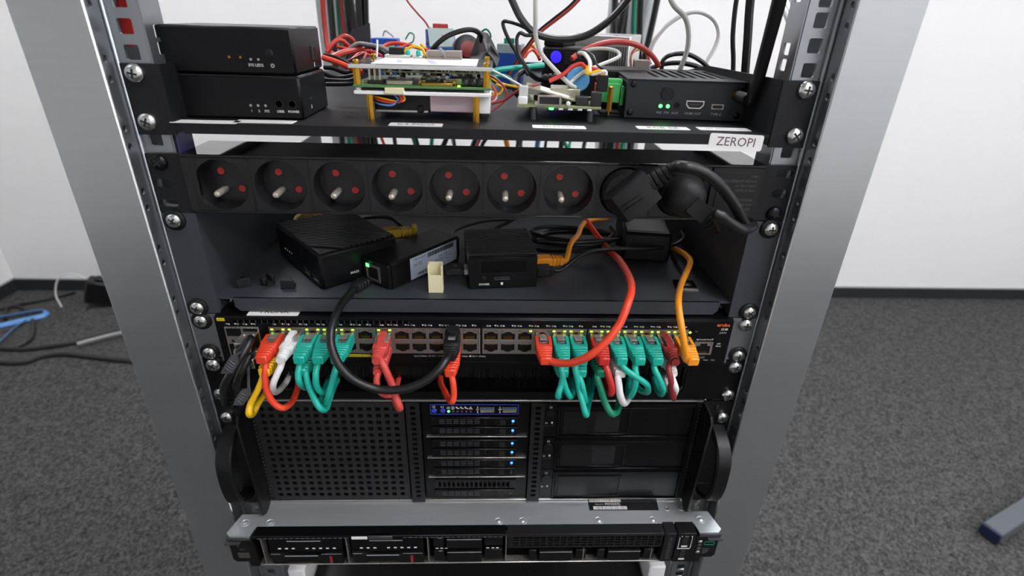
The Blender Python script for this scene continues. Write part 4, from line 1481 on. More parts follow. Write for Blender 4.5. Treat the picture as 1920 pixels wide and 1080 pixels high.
B().box(-1.4, -.8, 25, 28.5, 16, 19).build('link_light', 'led_green', poe, local=True)
o = Vector((91, 20, 13))
wst = MW[poe.name] @ o
b = B().tube(spline([wst - Vector((2, 1, 0)), wst + Vector((6, 5, 1)), PY(852, 432, 130), PY(905, 415, 170), PY(960, 412, 200), PY(1000, 418, 215)], 7), 1.9, 10)
b.build('lead', 'cable_black', poe)
b = B().lathe([(3.4, 0), (3.4, 3), (2.6, 10)], o, (.8, .5, .1), 12).build('strain_relief', 'plastic_soft', poe, local=True)

# --- cream cap, upright and open at the front
q = PZ(804, 549, Z2)
cap = B()
w_, d_, h_ = 12.2, 8.2, 26.
cap.box(0, w_, d_ - 1.1, d_, 0, h_)
cap.box(0, 1.1, 0, d_ - 1.1, 0, h_)
cap.box(w_ - 1.1, w_, 0, d_ - 1.1, 0, h_)
cap.box(1.1, w_ - 1.1, 0, 1.1, 0, 16.5, bev=.2)
cap.box(1.1, w_ - 1.1, 1.1, d_ - 1.1, 0, 1.2)
for i in range(len(cap.v)):
    cap.v[i] = cap.v[i] + Vector((q.x, q.y, Z2))
single(cap, 'plug_cap', 'cream_plastic', 'small cream plastic cap standing upright on the grey tray', 'cap', (q.x, q.y, Z2))

# --- ribbed mini computer
q = PZ(879, 543, Z2)
mp = thing('mini_computer', 'small black ribbed computer with dark display on the grey tray', 'computer', (q.x, q.y, Z2), 6)
W_, D_, H_ = 60., 62., 33.
b = B()
b.box(0, W_, 0, D_, 0, H_ - 3, bev=1)
b.box(.6, W_ - .6, .6, D_ - .6, H_ - 3.2, H_ - 1.8, bev=.5)
cs = b.build('case', 'alu_black', mp, local=True)
f = B()
for i in range(19):
    y = 1.6 + i * 3.2
    f.box(.4, W_ - .4, y, y + 1.5, H_ - 2, H_)
f.build('cooling_fin', 'fin_alu', cs, local=True)
f = B()
for i in range(19):
    y = 1.6 + i * 3.2
    f.box(-.3, .6, y, y + 1.5, H_ - 7, H_ - .2)
f.build('edge_rib', 'plastic_grey', cs, local=True)
sc = B()
sc.plate((9.5, 51), (14.5, 27.2), [(10.2, 50.3, 15.2, 26.5, .6)], lambda p, q_, w_: (p, -.4 + w_, q_), .5)
so = sc.build('display', 'plastic', mp, local=True)
B().box(10.2, 50.3, -.15, .1, 15.2, 26.5).build('glass', 'gloss', so, local=True)
B().lathe([(2.1, 0), (2.1, .7), (1.5, 1)], (13, .2, 10.4), (0, -1, 0), 18).build('button', 'plastic', mp, local=True)
text('POWER', 1.9, (13.5, -.3, 4.6), mp, local=True, bold=.06)
B().box(22, 35.5, -.5, .2, 10.2, 11.1, bev=.2).box(22.5, 36, -.5, .2, 8.4, 9.3, bev=.2).build('card_slot', 'plastic_grey', mp, local=True)
B().box(28, 30, -.25, 0, 3.6, 6).build('card_mark', 'white_ink', mp, local=True)
# memory stick on its left side
dg = thing('usb_stick', 'stubby black memory stick plugged into the small ribbed computer', 'memory stick', MW[mp.name] @ Vector((0, 16, 8)), 6, None)
B().box(-20, -3, -6, 7, 1, 7.5, bev=1).build('body', 'plastic_soft', dg, local=True)
B().box(-3, 0, -5.5, 6.5, 1.6, 6.4).build('connector', 'silver', dg, local=True)
B().box(-12, -9.5, -3, 4, 7.5, 7.8, bev=.2).build('light_window', 'plastic_grey', dg, local=True)
# orange network cable at its right side
base = MW[mp.name] @ Vector((W_, 34, 10))
t = thing('patch_cable', 'orange network cable plugged into the small ribbed computer', 'network cable', base, 6)
R3 = MW[mp.name].to_3x3()
b = B()
b.box(0, 18, -6, 6, -4.5, 4.5, bev=.8)
x, a = 17, 5.6
for i in range(4):
    b.box(x, x + 2.3, -a, a, -4.4 + i * .2, 4.4 - i * .2, bev=.6)
    b.box(x, x + 3.8, -a + 1, a - 1, -3.4, 3.4)
    x += 3.4
    a -= .35
b.build('boot', 'cable_orange', t, local=True)
e0 = MW[t.name] @ Vector((26, 0, 0))
e1 = MW[t.name] @ Vector((34, 0, 0))
B().tube(spline([e0, e1, PY(1070, 458, 75), PY(1084, 440, 95), PY(1090, 425, 115), PY(1100, 415, 130), PY(1118, 411, 140), PY(1140, 409, 150)], 7), 2.6, 10).build('cord', 'cable_orange', t)
base = MW[mp.name] @ Vector((W_, 16, 9))
t = thing('usb_cable', 'thin black power lead plugged into the small ribbed computer', 'cable', base, 6)
b = B()
b.box(0, 3, -4.5, 4.5, -3, 2.4, mi=1)
b.box(2, 15, -6, 6, -4.2, 3.8, bev=.8)
b.box(14, 19, -3.4, 3.4, -2.6, 2.6, bev=.6)
b.build('plug', ['plastic', 'silver'], t, local=True)
B().tube(spline([MW[t.name] @ Vector((17, 0, 0)), MW[t.name] @ Vector((26, 0, 0)), PY(1095, 476, 56), PY(1150, 467, 70), PY(1220, 466, 78), PY(1262, 460, 88), PY(1282, 446, 100), PY(1278, 434, 125)], 7), 1.9, 10).build('cord', 'cable_black', t)

# --- loose dust plugs
def dust_plug(px, py, rz, lab):
    q = PZ(px, py, Z2)
    b = B()
    b.box(-5.6, 5.6, -3.4, 4, 0, 2, bev=.4)
    b.box(-5.4, 5.4, -3.6, -1.2, 0, 8.4, bev=.5)
    b.box(-2.2, 2.2, 1.8, 6, 1, 6.8, bev=.5)
    b.box(-5.2, 5.2, -1, 3.4, 1.8, 3.8)
    Mr = Matrix.Translation((q.x, q.y, Z2)) @ Matrix.Rotation(math.radians(rz), 4, 'Z')
    b.v = [Mr @ p for p in b.v]
    single(b, 'dust_plug', 'plastic_soft', lab, 'dust plug', (q.x, q.y, Z2), 'loose dust plugs')


dust_plug(458, 536, 25, 'black rubber dust plug lying alone near the tray side wall')
dust_plug(504, 532, 140, 'black rubber dust plug in the middle of the three on the tray')
dust_plug(541, 539, 8, 'black rubber dust plug closest to the finned router box')

# --- memory card / keystone with bare contacts
q = PZ(1287, 542, Z2)
kt = thing('card_holder', 'small square black card holder lying under the orange cable', 'card holder', (q.x, q.y, Z2), -4)
b = B()
b.plate((-9, 9), (-1, 14), [(-6.6, 6.6, 1.6, 11.6, .6)], lambda u, v_, w_: (u, v_, 2.4 - w_), 2.4)
b.build('frame', 'gloss', kt, local=True)
B().box(-8.6, 8.6, -.8, 13.8, 0, .8).build('base', 'recess', kt, local=True)
B().box(-3.4, 3.4, 4, 8.4, .8, 1.6, bev=.2).build('chip', 'grey_ink', kt, local=True)
B().box(-9.4, 10, -2.4, -1, 0, .8).build('edge', 'silver', kt, local=True)

# --- power brick and coiled lead at the back
q0 = PZ(1165, 488, Z2)
bk = thing('power_brick', 'black power brick lying at the rear of the grey tray', 'power adapter', (q0.x, q0.y, Z2), -8)
B().box(0, 46, 0, 95, 0, 30, bev=2.5).build('case', 'plastic', bk, local=True)
B().box(4, 40, 6, 60, 30, 30.3).build('rating_label', 'label_black', bk, local=True)
b = B()
pts = []
for i in range(44):
    a = i / 14 * 2 * math.pi
    k = i / 44
    c = PY(1075, 432, 120)
    pts.append((c.x + (48 - 6 * k) * math.cos(a) + 4 * math.sin(3 * a), c.y + (26 + 5 * math.sin(a * .7)) * math.sin(a), Z2 + 4 + 14 * k + 3 * math.sin(a * 1.3)))
b.tube(spline(pts, 3), 2.2, 8)
single(b, 'coiled_lead', 'cable_black', 'black lead wound into a loose coil behind the small computer', 'cable', (pts[0][0], pts[0][1], Z2 + 2))
wire('power_lead', 'black lead passing under the coil towards the brick', 'cable', [PY(1010, 452, 90), PY(1060, 455, 85), PY(1120, 452, 88), PY(1165, 448, 100), PY(1200, 440, 118)], 2.2, 'cable_black')
wire('power_lead', 'black lead lying along the tray behind the finned box', 'cable', [PY(655, 416, 130), PY(690, 408, 120), PY(728, 408, 110), PY(745, 418, 105), PY(772, 440, 100)], 1.8, 'cable_black')
# yellow cable behind the router box
base = MW[rt.name] @ Vector((W_ + 14, 62, 12))
pt = PY(716, 438, 88)
t = thing('patch_cable', 'mustard yellow network cable plugged into the rear of the finned box', 'network cable', pt, 20)
b = B()
b.box(-4, 16, -5.8, 5.8, -4.2, 4.4, bev=.9)
x, a = 15, 5.4
for i in range(4):
    b.box(x, x + 2.3, -a, a, -4.2 + i * .2, 4.2 - i * .2, bev=.6)
    b.box(x, x + 3.6, -a + 1, a - 1, -3.2, 3.2)
    x += 3.2
    a -= .3
b.build('boot', 'cable_mustard', t, local=True)
B().tube(spline([MW[t.name] @ Vector((24, 0, 0)), MW[t.name] @ Vector((32, 1, 0)), PY(776, 424, 96), PY(777, 434, 98), PY(768, 440, 100), PY(740, 442, 112), PY(690, 430, 140), PY(620, 410, 150), PY(572, 404, 140), PY(558, 408, 120), PY(553, 418, 112)], 7), 2.7, 10).build('cord', 'cable_mustard', t)
# ================================================================== on the top tray
Z1 = 22.
# --- two black router boxes, one on the other
def dots(b, pts, y, r, h=.4):
    for x, z in pts:
        b.lathe([(r, 0), (r, h)], (x, y, z), (0, -1, 0), 12)
    return b


lowb = thing('router_box', 'matt black router box with USER and POWER buttons, under another box', 'router', (-220, 17, Z1), 0, 'stacked router boxes')
B().box(0, 90, 0, 66, 0, 30.5, bev=1.6).build('case', 'alu_black', lowb, local=True)
b = B().prism([(.5, 29.6), (89.5, 29.6), (89.5, 30.2), (.5, 30.2)], 'y', -.1, 2)
b.build('lid_seam', 'recess', lowb, local=True)
dots(B(), [(52.5, 9.8), (57.8, 9.8), (63.2, 9.8)], .1, .95, .25).build('status_light', 'grey_ink', lowb, local=True)
for x in (73, 82.5):
    o = B().lathe([(2.9, 0), (2.9, .2), (2.3, .25), (2.2, -.2)], (x, 0, 11.2), (0, -1, 0), 22).build('button', 'plastic', lowb, local=True)
for x, s_ in ((52.6, '1'), (58, '2'), (63.6, 'SYS'), (73.6, 'USER'), (83, 'POWER')):
    text(s_, 1.7, (x, -.2, 5.9), lowb, 'white_ink', local=True, bold=.05)
B().box(90, 90.3, 17, 26, 11, 13.4, bev=.1).build('usb_port', 'recess', lowb, local=True)
B().box(90, 90.25, 20.5, 21.5, 5.6, 8.4).build('port_mark', 'white_ink', lowb, local=True)
upb = thing('router_box', 'matt black router box with power button, stacked on top of its twin', 'router', (-224, 17, Z1 + 30.5), 0, 'stacked router boxes')
B().box(0, 93, 0, 66, .8, 31.5, bev=1.4).build('case', 'alu_black', upb, local=True)
B().box(2, 91, 2, 64, 0, .9).build('foot_pad', 'void', upb, local=True)
dots(B(), [(47.6, 11.8), (55.4, 11.8)], .1, .9, .2).build('screw_hole', 'gold', upb, local=True)
dots(B(), [(62.4, 10.6), (67.7, 10.6)], .1, .9, .25).build('status_light', 'grey_ink', upb, local=True)
B().lathe([(2.9, 0), (2.9, .7), (2.3, 1)], (76, .2, 14.6), (0, -1, 0), 22).build('button', 'plastic', upb, local=True)
text('SYS LED2', 1.9, (65.4, -.2, 6.8), upb, 'white_ink', local=True, bold=.05)
m = B()
power_mark(m, 77, -.2, 6.8, 1.3)
m.build('power_mark', 'white_ink', upb, local=True)
b = B().plate((40, 49), (8, 18), [(41, 48, 9, 17, .5)], lambda p, q, w_: (93.5 - w_, p, q), .6)
uo = b.build('usb_port', 'gunmetal', upb, local=True)
B().box(92.9, 93.1, 41, 48, 9, 17).build('pocket', 'recess', uo, local=True)
B().box(93, 93.25, 44, 45.2, 3, 6.4).build('port_mark', 'white_ink', upb, local=True)

# --- green computer board between acrylic plates on brass legs
k3 = thing('computer_board', 'green computer board between clear acrylic plates on brass standoffs', 'circuit board', (-42, 22, Z1))
random.seed(21)
X0, X1, Yf, Yb_ = -93., 8.5, 22., 95.
HEX = lambda r: [(r, 0), (r, 1)]
for x, y in ((-82.5, 27), (-2.7, 26), (-82.5, 86), (-2.7, 86)):
    B().lathe([(2.7, 0), (2.7, 18.6)], (x, y, Z1), (0, 0, 1), 6).build('brass_standoff', 'brass', k3)
B().box(X0, X1, Yf, Yb_, 40.6, 43.3, bev=.5).build('white_plate', 'white_plastic', k3)
for x, y in ((-90, 25), (5, 25), (-90, 91), (5, 91)):
    B().lathe([(2, 0), (2, 2.2)], (x, y, 43.3), (0, 0, 1), 10).build('spacer', 'acrylic_edge', k3)
    B().lathe([(2.8, 0), (2.8, 12.4)], (x, y, 47.4), (0, 0, 1), 6).build('brass_standoff', 'brass', k3)
    B().lathe([(2.4, 0), (2.4, 2), (1.4, 3)], (x, y, 61.6), (0, 0, 1), 12).build('screw', 'gold', k3)
pcb = B().box(X0, X1, Yf, Yb_, 45.6, 47.4, bev=.3).build('pcb', 'pcb_green', k3)
B().box(X0 - 2, X1 + 1, Yf - 1, Yb_, 58.6, 61.6, bev=.4).build('acrylic_plate', 'acrylic', k3)
B().box(-79, -2.5, 24, 93, 61.7, 62.2).build('paper_sheet', 'white_plastic', k3)
B().box(X0 - 2, X1 + 1, 20.6, 21.2, 58.8, 61.4, bev=.2).build('plate_edge', 'acrylic_edge', k3)
b = B().prism([(-36, 30.5), (-31, 30.5), (-38, 62), (-43, 62)], 'z', 62.2, 62.3).prism([(-62, 36), (-58, 36), (-62, 60), (-66, 60)], 'z', 62.2, 62.3)
b.build('sheet_print', 'label_silver', k3)
# parts on the board
c = B()
c.box(-84, -72, 30, 40, 47.4, 50, mi=0)
for i in range(3):
    for j in range(2):
        c.box(-83 + i * 4, -82.2 + i * 4, 31 + j * 4, 31.8 + j * 4, 49, 57.6, mi=1)
c.build('pin_header', ['chip', 'silver'], pcb)
B().box(-69, -50, 26, 38, 47.4, 50.4, bev=.4).build('card_socket', 'tin', pcb)
B().box(-45, -18, 24.5, 30, 47.4, 49.6, bev=.4).box(-45, -43, 24.5, 30, 47.4, 51).box(-20, -18, 24.5, 30, 47.4, 51).build('ribbon_socket', 'gold', pcb)
B().box(-24, -6, 36, 50, 47.4, 52, bev=.4).build('connector', 'tin', pcb)
for x in (-9.8, -4, 1.6):
    B().lathe([(2.6, 0), (2.6, 3), (1.4, 4)], (x - 1, 27.4, 50.4), (0, -1, 0), 14).box(x - 3.6, x + 1.6, 27.4, 33, 47.4, 53.4, bev=.4).build('push_button', 'chip', pcb)
B().lathe([(1.1, 0), (1.1, 1)], (-15.4, 23.4, 47.4), (0, 0, 1), 10).build('status_light', 'led_lime', pcb)
for i in range(34):
    x, y = random.uniform(-88, 4), random.uniform(30, 90)
    w_, d_, h_ = random.uniform(1, 5), random.uniform(1, 4), random.uniform(.8, 4)
    B().box(x, x + w_, y, y + d_, 47.4, 47.4 + h_).build('component', random.choice(['chip', 'tin', 'tin', 'silver', 'chip']), pcb)
top = B().box(-75, 0, 38, 92, 55, 56.2).build('daughter_board', 'pcb_olive', k3)
sm = B()
for i in range(60):
    x = random.uniform(-74, -2)
    sm.box(x, x + random.uniform(.8, 3), 37.6, 39.5, 56.2, 56.2 + random.uniform(.6, 1.6), mi=random.choice((0, 0, 1)))
    sm.box(x, x + random.uniform(.8, 3), 38, 39.5, 55 - random.uniform(.6, 2.2), 55, mi=random.choice((0, 1)))
sm.build('component', ['tin', 'chip'], top)
# fan connector and lead, drive and adapter slung underneath
B().box(-70, -56, 20.6, 28, 41.5, 46, bev=.4).build('fan_socket', 'cream_plastic', k3)
d = B().box(-81, -38, 34, 90, 27, 40.4, bev=1).build('drive', 'plastic_soft', k3)
B().box(-80, -40, 33.4, 34, 26.8, 28.4, bev=.2).build('drive_bracket', 'silver', k3)
B().box(-48, -43, 30, 34, 27, 32, bev=.8).build('plug', 'plastic', k3)
B().box(-38.5, -4, 33, 92, 27.6, 40.4, bev=.6).build('foil_block', 'pink_foil', k3)
B().box(-3.6, 8, 32, 92, 27.2, 40.4, bev=.5).build('white_block', 'white_plastic', k3)
for i, cn in enumerate(('cable_yellow', 'cable_red', 'cable_coral', 'cable_black', 'cable_blue')):
    B().tube(spline([(-84, 40, 37 - i * .3), (-76, 28 - i * .4, 38 - i * 1.1), (-62 - i, 26 - i * .5, 35.6 - i * .6), (-56.5 - i * 1.2, 26, 37), (-58 - i * 1.5, 27, 41), (-62 + i * 1.6, 25, 42)], 6), .75, 6).build('fan_wire', cn, k3)
# usb sockets and small jacks along the rear edge
for x in (-44.5, -30.):
    u = B()
    u.plate((x, x + 14), (62, 68.5), [(x + 1, x + 13, 63.4, 67.6, .2)], lambda p, q, w_: (p, 78 + w_, q), 4)
    u.box(x, x + 14, 82, 94, 62, 68.5, bev=.4)
    u.build('usb_socket', 'port_metal', k3)
B().box(-79, -58, 80, 94, 62, 64.6, bev=.4).box(-56, -48, 78, 92, 62, 64, bev=.4).build('connector', 'silver', k3)
B().box(-76, -64, 84, 96, 64, 70, bev=.6).build('dc_jack', 'plastic', k3)
for x in (-60, -51.6):
    B().lathe([(1.7, 0), (1.9, 3), (1.2, 5)], (x, 82, 63.5), (0, -.2, 1), 12).build('audio_jack', 'cable_teal', k3)
wire('jumper_wire', 'yellow jumper wire bowed above the acrylic plate', 'wire', [(-66, 88, 62.4), (-64, 90, 67), (-57, 90, 70.6), (-49, 88, 69), (-46, 84, 62.6)], 1.1, 'cable_yellow')
wire('jumper_wire', 'short grey lead end sticking out between the two metal sockets', 'wire', [(-32, 84, 62.6), (-30, 78, 66), (-33, 74, 70.5)], 1.3, 'cable_grey')
wire('white_tie', 'white cable tie end standing at the corner of the acrylic plate', 'cable tie', [(-87, 88, 62), (-86.5, 90, 68), (-86, 91, 75)], .9, 'cable_white')

# --- small board with a green light
bp_ = PZ(1000, 228, Z1)
r3 = thing('computer_board', 'small bare router board with green light on grey feet', 'circuit board', (29, 42, Z1), -5)
for x, y in ((13, 3), (58, 3), (13, 58), (58, 58)):
    B().lathe([(2.4, 0), (2.4, 9.6)], (x, y, 0), (0, 0, 1), 10).build('foot', 'plastic_grey', r3, local=True)
pc = B().box(0, 66, 0, 64, 9.6, 11.4, bev=.3).build('pcb', 'pcb_olive', r3, local=True)
B().prism([(0, -2), (9, -2), (9, 0), (0, 0)], 'z', 9.6, 11.4).build('pcb_tab', 'pcb_olive', pc, local=True)
u = B()
u.plate((16, 34.5), (11.4, 18.6), [(17.4, 33, 12.4, 17.8, .3)], lambda p, q, w_: (p, -1 + w_, q), 1.6)
u.box(16, 34.5, 1, 14, 11.4, 18.6, bev=.3)
uo = u.build('usb_port', 'port_metal', pc, local=True)
B().box(17.4, 33, .4, .9, 12.4, 17.8).build('tongue', 'chip', uo, local=True)
B().box(.5, 8, -1, 7, 11.4, 17.5, bev=.8).build('white_jack', 'white_plastic', pc, local=True)
B().lathe([(1.7, 0), (1.7, 2), (1, 2.6)], (40, 1, 13.4), (0, -1, 0), 12).build('push_button', 'white_plastic', pc, local=True)
for i, x in enumerate((27, 34.5, 42, 49.5, 57)):
    B().box(x - 1.9, x + 1.9, -.8, 1.4, 8.3, 9.7, bev=.4).build('status_light', 'led_green' if i == 0 else 'led_white', pc, local=True)
B().box(46, 56, 4, 14, 11.4, 18, bev=.6).build('inductor', 'chip', pc, local=True)
B().box(58, 66, 2, 11, 11.4, 22, bev=.4).build('terminal', 'chip', pc, local=True)
for i in range(26):
    x, y = random.uniform(1, 62), random.uniform(0, 50)
    B().box(x, x + random.uniform(1, 4), y, y + random.uniform(1, 3), 11.4, 11.4 + random.uniform(.8, 4)).build('component', random.choice(['chip', 'tin', 'silver']), pc, local=True)
Mt = Matrix.Rotation(math.radians(13), 4, 'Y')
Mt.translation = (6, 6, 24.6)
pl_ = B().box(0, 56, 0, 30, -1.2, 0, bev=.2, M=Mt).build('m2_card', 'tin', r3, local=True)
B().box(12, 36, 1.5, 26, 0, .5, M=Mt).build('white_sticker', 'label', pl_, local=True)
B().box(1, 8, 2, 12, 11.4, 24.6, bev=.4).build('riser_post', 'acrylic_edge', pc, local=True)
B().box(26, 50, 20, 48, 11.4, 22, bev=.6).build('shield_can', 'tin', pc, local=True)
cc = B().lathe([(9.2, 0), (9.6, .4), (9.6, 3), (9.2, 3.4)], (48, 36, 27), (.1, -.9, .45), 28).build('foil_disc', 'blue_foil', r3, local=True, label='round bright blue sticker')
hd = B().box(0, 8.5, 0, 6, 0, 12.5, bev=.4)
hd.v = [p + Vector((93, 52, 43)) for p in hd.v]
t = thing('wire_plug', 'black pin connector with yellow, white and red wires above the small board', 'connector', (97, 52, 43))
hd.build('housing', 'plastic', t)
top_ = Vector((97, 55, 55))
for cn, off, pp, r in (('yellow', (-1.6, 0), [(1101, 138, 56), (1102, 124, 58)], 1.5), ('white', (1.6, 0), [(1108, 138, 56), (1106, 116, 62), (1096, 101, 78), (1085, 99, 95)], 1.6), ('black', (3, 2), [(1120, 122, 62), (1112, 104, 72), (1095, 95, 88), (1082, 98, 96), (1088, 112, 100)], .8),
                       ('red', (-3, 2), [(1098, 126, 60), (1090, 120, 62), (1075, 124, 62), (1055, 140, 60), (1030, 152, 58)], 1.7)):
    B().tube(spline([top_ + Vector((off[0], off[1], -3)), top_ + Vector((off[0], off[1], 3))] + track(pp), 6), r, 8).build('wire', 'cable_' + cn, t)

# --- ventilated metal computer with an aerial
q0, q1 = PZ(1169, 222, Z1), PZ(1402, 230, Z1)
rz = math.degrees(math.atan2(q1.y - q0.y, q1.x - q0.x))
mc = thing('mini_computer', 'charcoal metal mini computer with vented lid and HDMI port on the top tray', 'computer', (q0.x, q0.y, Z1), rz)
W_, D_, H_ = 97., 108., 31.
B().box(0, W_, 1.5, D_, 1, H_ - 1.6, bev=1.5).build('shell', 'gunmetal', mc, local=True)
lid = B()
lid.plate((0, W_), (0, D_), [(26 + i * 8., 30 + i * 8., 22, 88, 1.8) for i in range(8)], lambda p, q, w_: (p, q, H_ - w_), 1.6)
lid.build('lid', 'gunmetal', mc, local=True)
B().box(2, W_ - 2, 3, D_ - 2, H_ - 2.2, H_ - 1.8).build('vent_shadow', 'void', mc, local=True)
fr = B().box(0, W_, 0, 1.6, .6, H_ - .2, bev=.4).build('front_panel', 'gunmetal', mc, local=True)
for x, z in ((5, 27), (4.5, 5), (W_ - 5, 5), (W_ - 4, 27)):
    inst(SCREW_S, 'screw', mc, (x, 0, z), None, True)
B().lathe([(5.2, 0), (5.2, 1), (4.8, 1.4)], (33, .2, 20.6), (0, -1, 0), 26).build('button', 'plastic', mc, local=True)
for x in (29, 35):
    B().lathe([(1.5, 0), (1.5, .3)], (x, 0, 10.8), (0, -1, 0), 14).build('status_light', 'led_green', mc, local=True)
B().lathe([(2.6, 0), (2.6, .5), (1.5, .5), (1.4, -.5)], (42.4, 0, 11.8), (0, -1, 0), 20).build('audio_jack', 'plastic', mc, local=True)
h = B()
hp_ = [(49.5, 15.8), (64, 15.8), (64, 12.4), (61.5, 9.6), (52, 9.6), (49.5, 12.4)]
hin = [(50.3, 15), (63.2, 15), (63.2, 12.7), (61, 10.4), (52.5, 10.4), (50.3, 12.7)]
n = 6
h.add([(p[0], -.5, p[1]) for p in hp_] + [(p[0], -.5, p[1]) for p in hin] + [(p[0], .1, p[1]) for p in hin] + [(p[0], .1, p[1]) for p in hp_], [[i, (i + 1) % n, n + (i + 1) % n, n + i] for i in range(n)] + [[n + i, n + (i + 1) % n, 2 * n + (i + 1) % n, 2 * n + i] for i in range(n)] + [[i, (i + 1) % n, 3 * n + (i + 1) % n, 3 * n + i] for i in range(n)])
ho = h.build('hdmi_port', 'silver', mc, local=True)
B().prism(hin, 'y', -.15, .05).build('pocket', 'recess', ho, local=True)
B().box(52.6, 60.6, -.4, -.1, 12.2, 13.2).build('tongue', 'plastic_grey', ho, local=True)
h = B().plate((70.4, 80.2), (9.6, 13.6), [(71.1, 79.5, 10.3, 12.9, 1.3)], lambda p, q, w_: (p, -.4 + w_, q), .5)
ho = h.build('usb_c_port', 'port_metal', mc, local=True)
B().box(71, 79.6, -.1, .05, 10.2, 13).build('pocket', 'recess', ho, local=True)
for x, s_ in ((28.4, 'WK'), (34.6, 'PW'), (41.4, 'AUX'), (56, 'HDMI OUT'), (75, 'TYPE-C')):
    text(s_, 2.0, (x, -.15, 5.6), fr, 'grey_ink', local=True, bold=.03)
# mounting foot, brass post and green screw terminal on its left flank
B().box(-18, 0, 6, 34, 0, 2, bev=.4).build('mounting_foot', 'plastic', mc, local=True)
B().lathe([(2.3, 0), (2.3, 19), (1.2, 19.6)], (-12.6, 2.5, 5), (0, 0, 1), 6).build('brass_standoff', 'brass', mc, local=True)
B().lathe([(1.2, 0), (1.2, 3)], (-12.6, 2.5, 2), (0, 0, 1), 10).build('bolt', 'gold', mc, local=True)
gt = B()
gt.box(-22, -4, 8, 24, 11, 26, bev=.5)
gt.box(-18, -2, 12, 24, 24, 29, bev=.5)
gt.box(-24, -21.5, 9, 22, 15, 25, mi=1)
gt.box(-3.5, -.5, 8, 22, 9, 24, bev=.3)
gt.build('screw_terminal', ['terminal_green', 'cable_orange_red'], mc, local=True, label='green plug-in screw terminal')
# aerial
a0 = MW[mc.name] @ Vector((W_ - 9, 0, 21))
an = thing('antenna', 'black paddle aerial screwed to the metal mini computer', 'antenna', a0, rz)
ant_b, ant_t = PY(1409, 196, 36), PY(1468, -24, 8)
B().lathe([(3.6, 0), (3.6, 3)], a0, (0, -1, 0), 8).lathe([(2.6, 3), (2.6, 5)], a0, (0, -1, 0), 12).build('connector', 'gold', an)
B().lathe([(4.4, 3.5), (4.6, 5), (4.6, 14), (4.2, 15)], a0, (.25, -1, -.1), 16).build('hinge', 'plastic_soft', an)
dv = (ant_t - ant_b).normalized()
Lb = (ant_t - ant_b).length
vs, fs = [], []
sd = dv.cross(Vector((0, 1, 0))).normalized()
nn = sd.cross(dv)
secs = [(0, 4.2, 3.2), (2, 4.9, 3.8), (Lb * .22, 5.1, 3.8), (Lb * .24, 4.3, 3.3), (Lb * .6, 4.4, 3.2), (Lb, 5.0, 3.0), (Lb + 50, 5.2, 2.8), (Lb + 53, 4, 2)]
for t_, a, c in secs:
    for k in range(12):
        an_ = 2 * math.pi * k / 12
        vs.append(ant_b + dv * t_ + sd * (a * math.copysign(abs(math.cos(an_)) ** .6, math.cos(an_))) + nn * (c * math.copysign(abs(math.sin(an_)) ** .6, math.sin(an_))))
for i in range(len(secs) - 1):
    for k in range(12):
        fs.append([i * 12 + k, i * 12 + (k + 1) % 12, i * 12 + 12 + (k + 1) % 12, i * 12 + 12 + k])
fs += [list(range(12)), list(range((len(secs) - 1) * 12, len(secs) * 12))]
B().add(vs, fs).build('blade', 'plastic', an)

# ================================================================== clutter at the rear of the top tray
def rbox(name, label, cat, x0, x1, y0, y1, z0, z1, m, bev=1., rz=0., parts=()):
    c = Vector(((x0 + x1) / 2, (y0 + y1) / 2, z0))
    t = thing(name, label, cat, c, rz)
    B().box(x0 - c.x, x1 - c.x, y0 - c.y, y1 - c.y, 0, z1 - z0, bev=bev).build('case', m, t, local=True)
    for pn, pm, q in parts:
        B().box(q[0] - c.x, q[1] - c.x, q[2] - c.y, q[3] - c.y, q[4] - z0, q[5] - z0, bev=.3).build(pn, pm, t, local=True)
    return t


# silver power supply with louvres
ps = thing('power_supply', 'silver metal power supply with slotted face at the rear of the top tray', 'power supply', (128, 262, Z1), -20)
b = B()
b.box(-36, 36, 0, 110, 0, 57, bev=1.2)
b.build('case', 'psu_metal', ps, local=True)
lv = B()
for i in range(17):
    lv.box(-12 + i * 2.7, -10.7 + i * 2.7, -.6, .4, 8, 46)
lv.build('louvre', 'plastic_grey', ps, local=True)
for x in (-32, 32):
    B().lathe([(2.6, 0), (2.4, 1.4), (1, 2)], (x, 0, 52), (0, -1, 0), 12).build('screw', 'screw', ps, local=True)
B().box(-30, -14, 20, 60, 57, 57.3).box(-4, 20, 8, 14, 57, 57.4).build('top_slot', 'plastic_grey', ps, local=True)
B().box(-12, 8, -.4, .2, 34, 44).build('rating_sticker', 'label', ps, local=True)
# black adapter with a glowing blue button
ad = thing('power_adapter', 'black power adapter with glowing blue button beside the silver supply', 'power adapter', (84, 215, Z1), -28)
B().box(-25, 30, 0, 80, 0, 46, bev=2.5).build('case', 'plastic_soft', ad, local=True)
B().lathe([(6, 0), (6, 1), (5, 1.6)], (-8, 0, 36), (0, -1, 0), 24).build('blue_button', 'led_violet', ad, local=True)
gv = B()
for i in range(5):
    gv.box(2, 28, -.3, .3, 30 + i * 2.6, 31 + i * 2.6)
gv.build('rib', 'plastic_grey', ad, local=True)
B().box(-24, -2, 2, 40, 46, 52, bev=1).build('top_flap', 'plastic', ad, local=True)
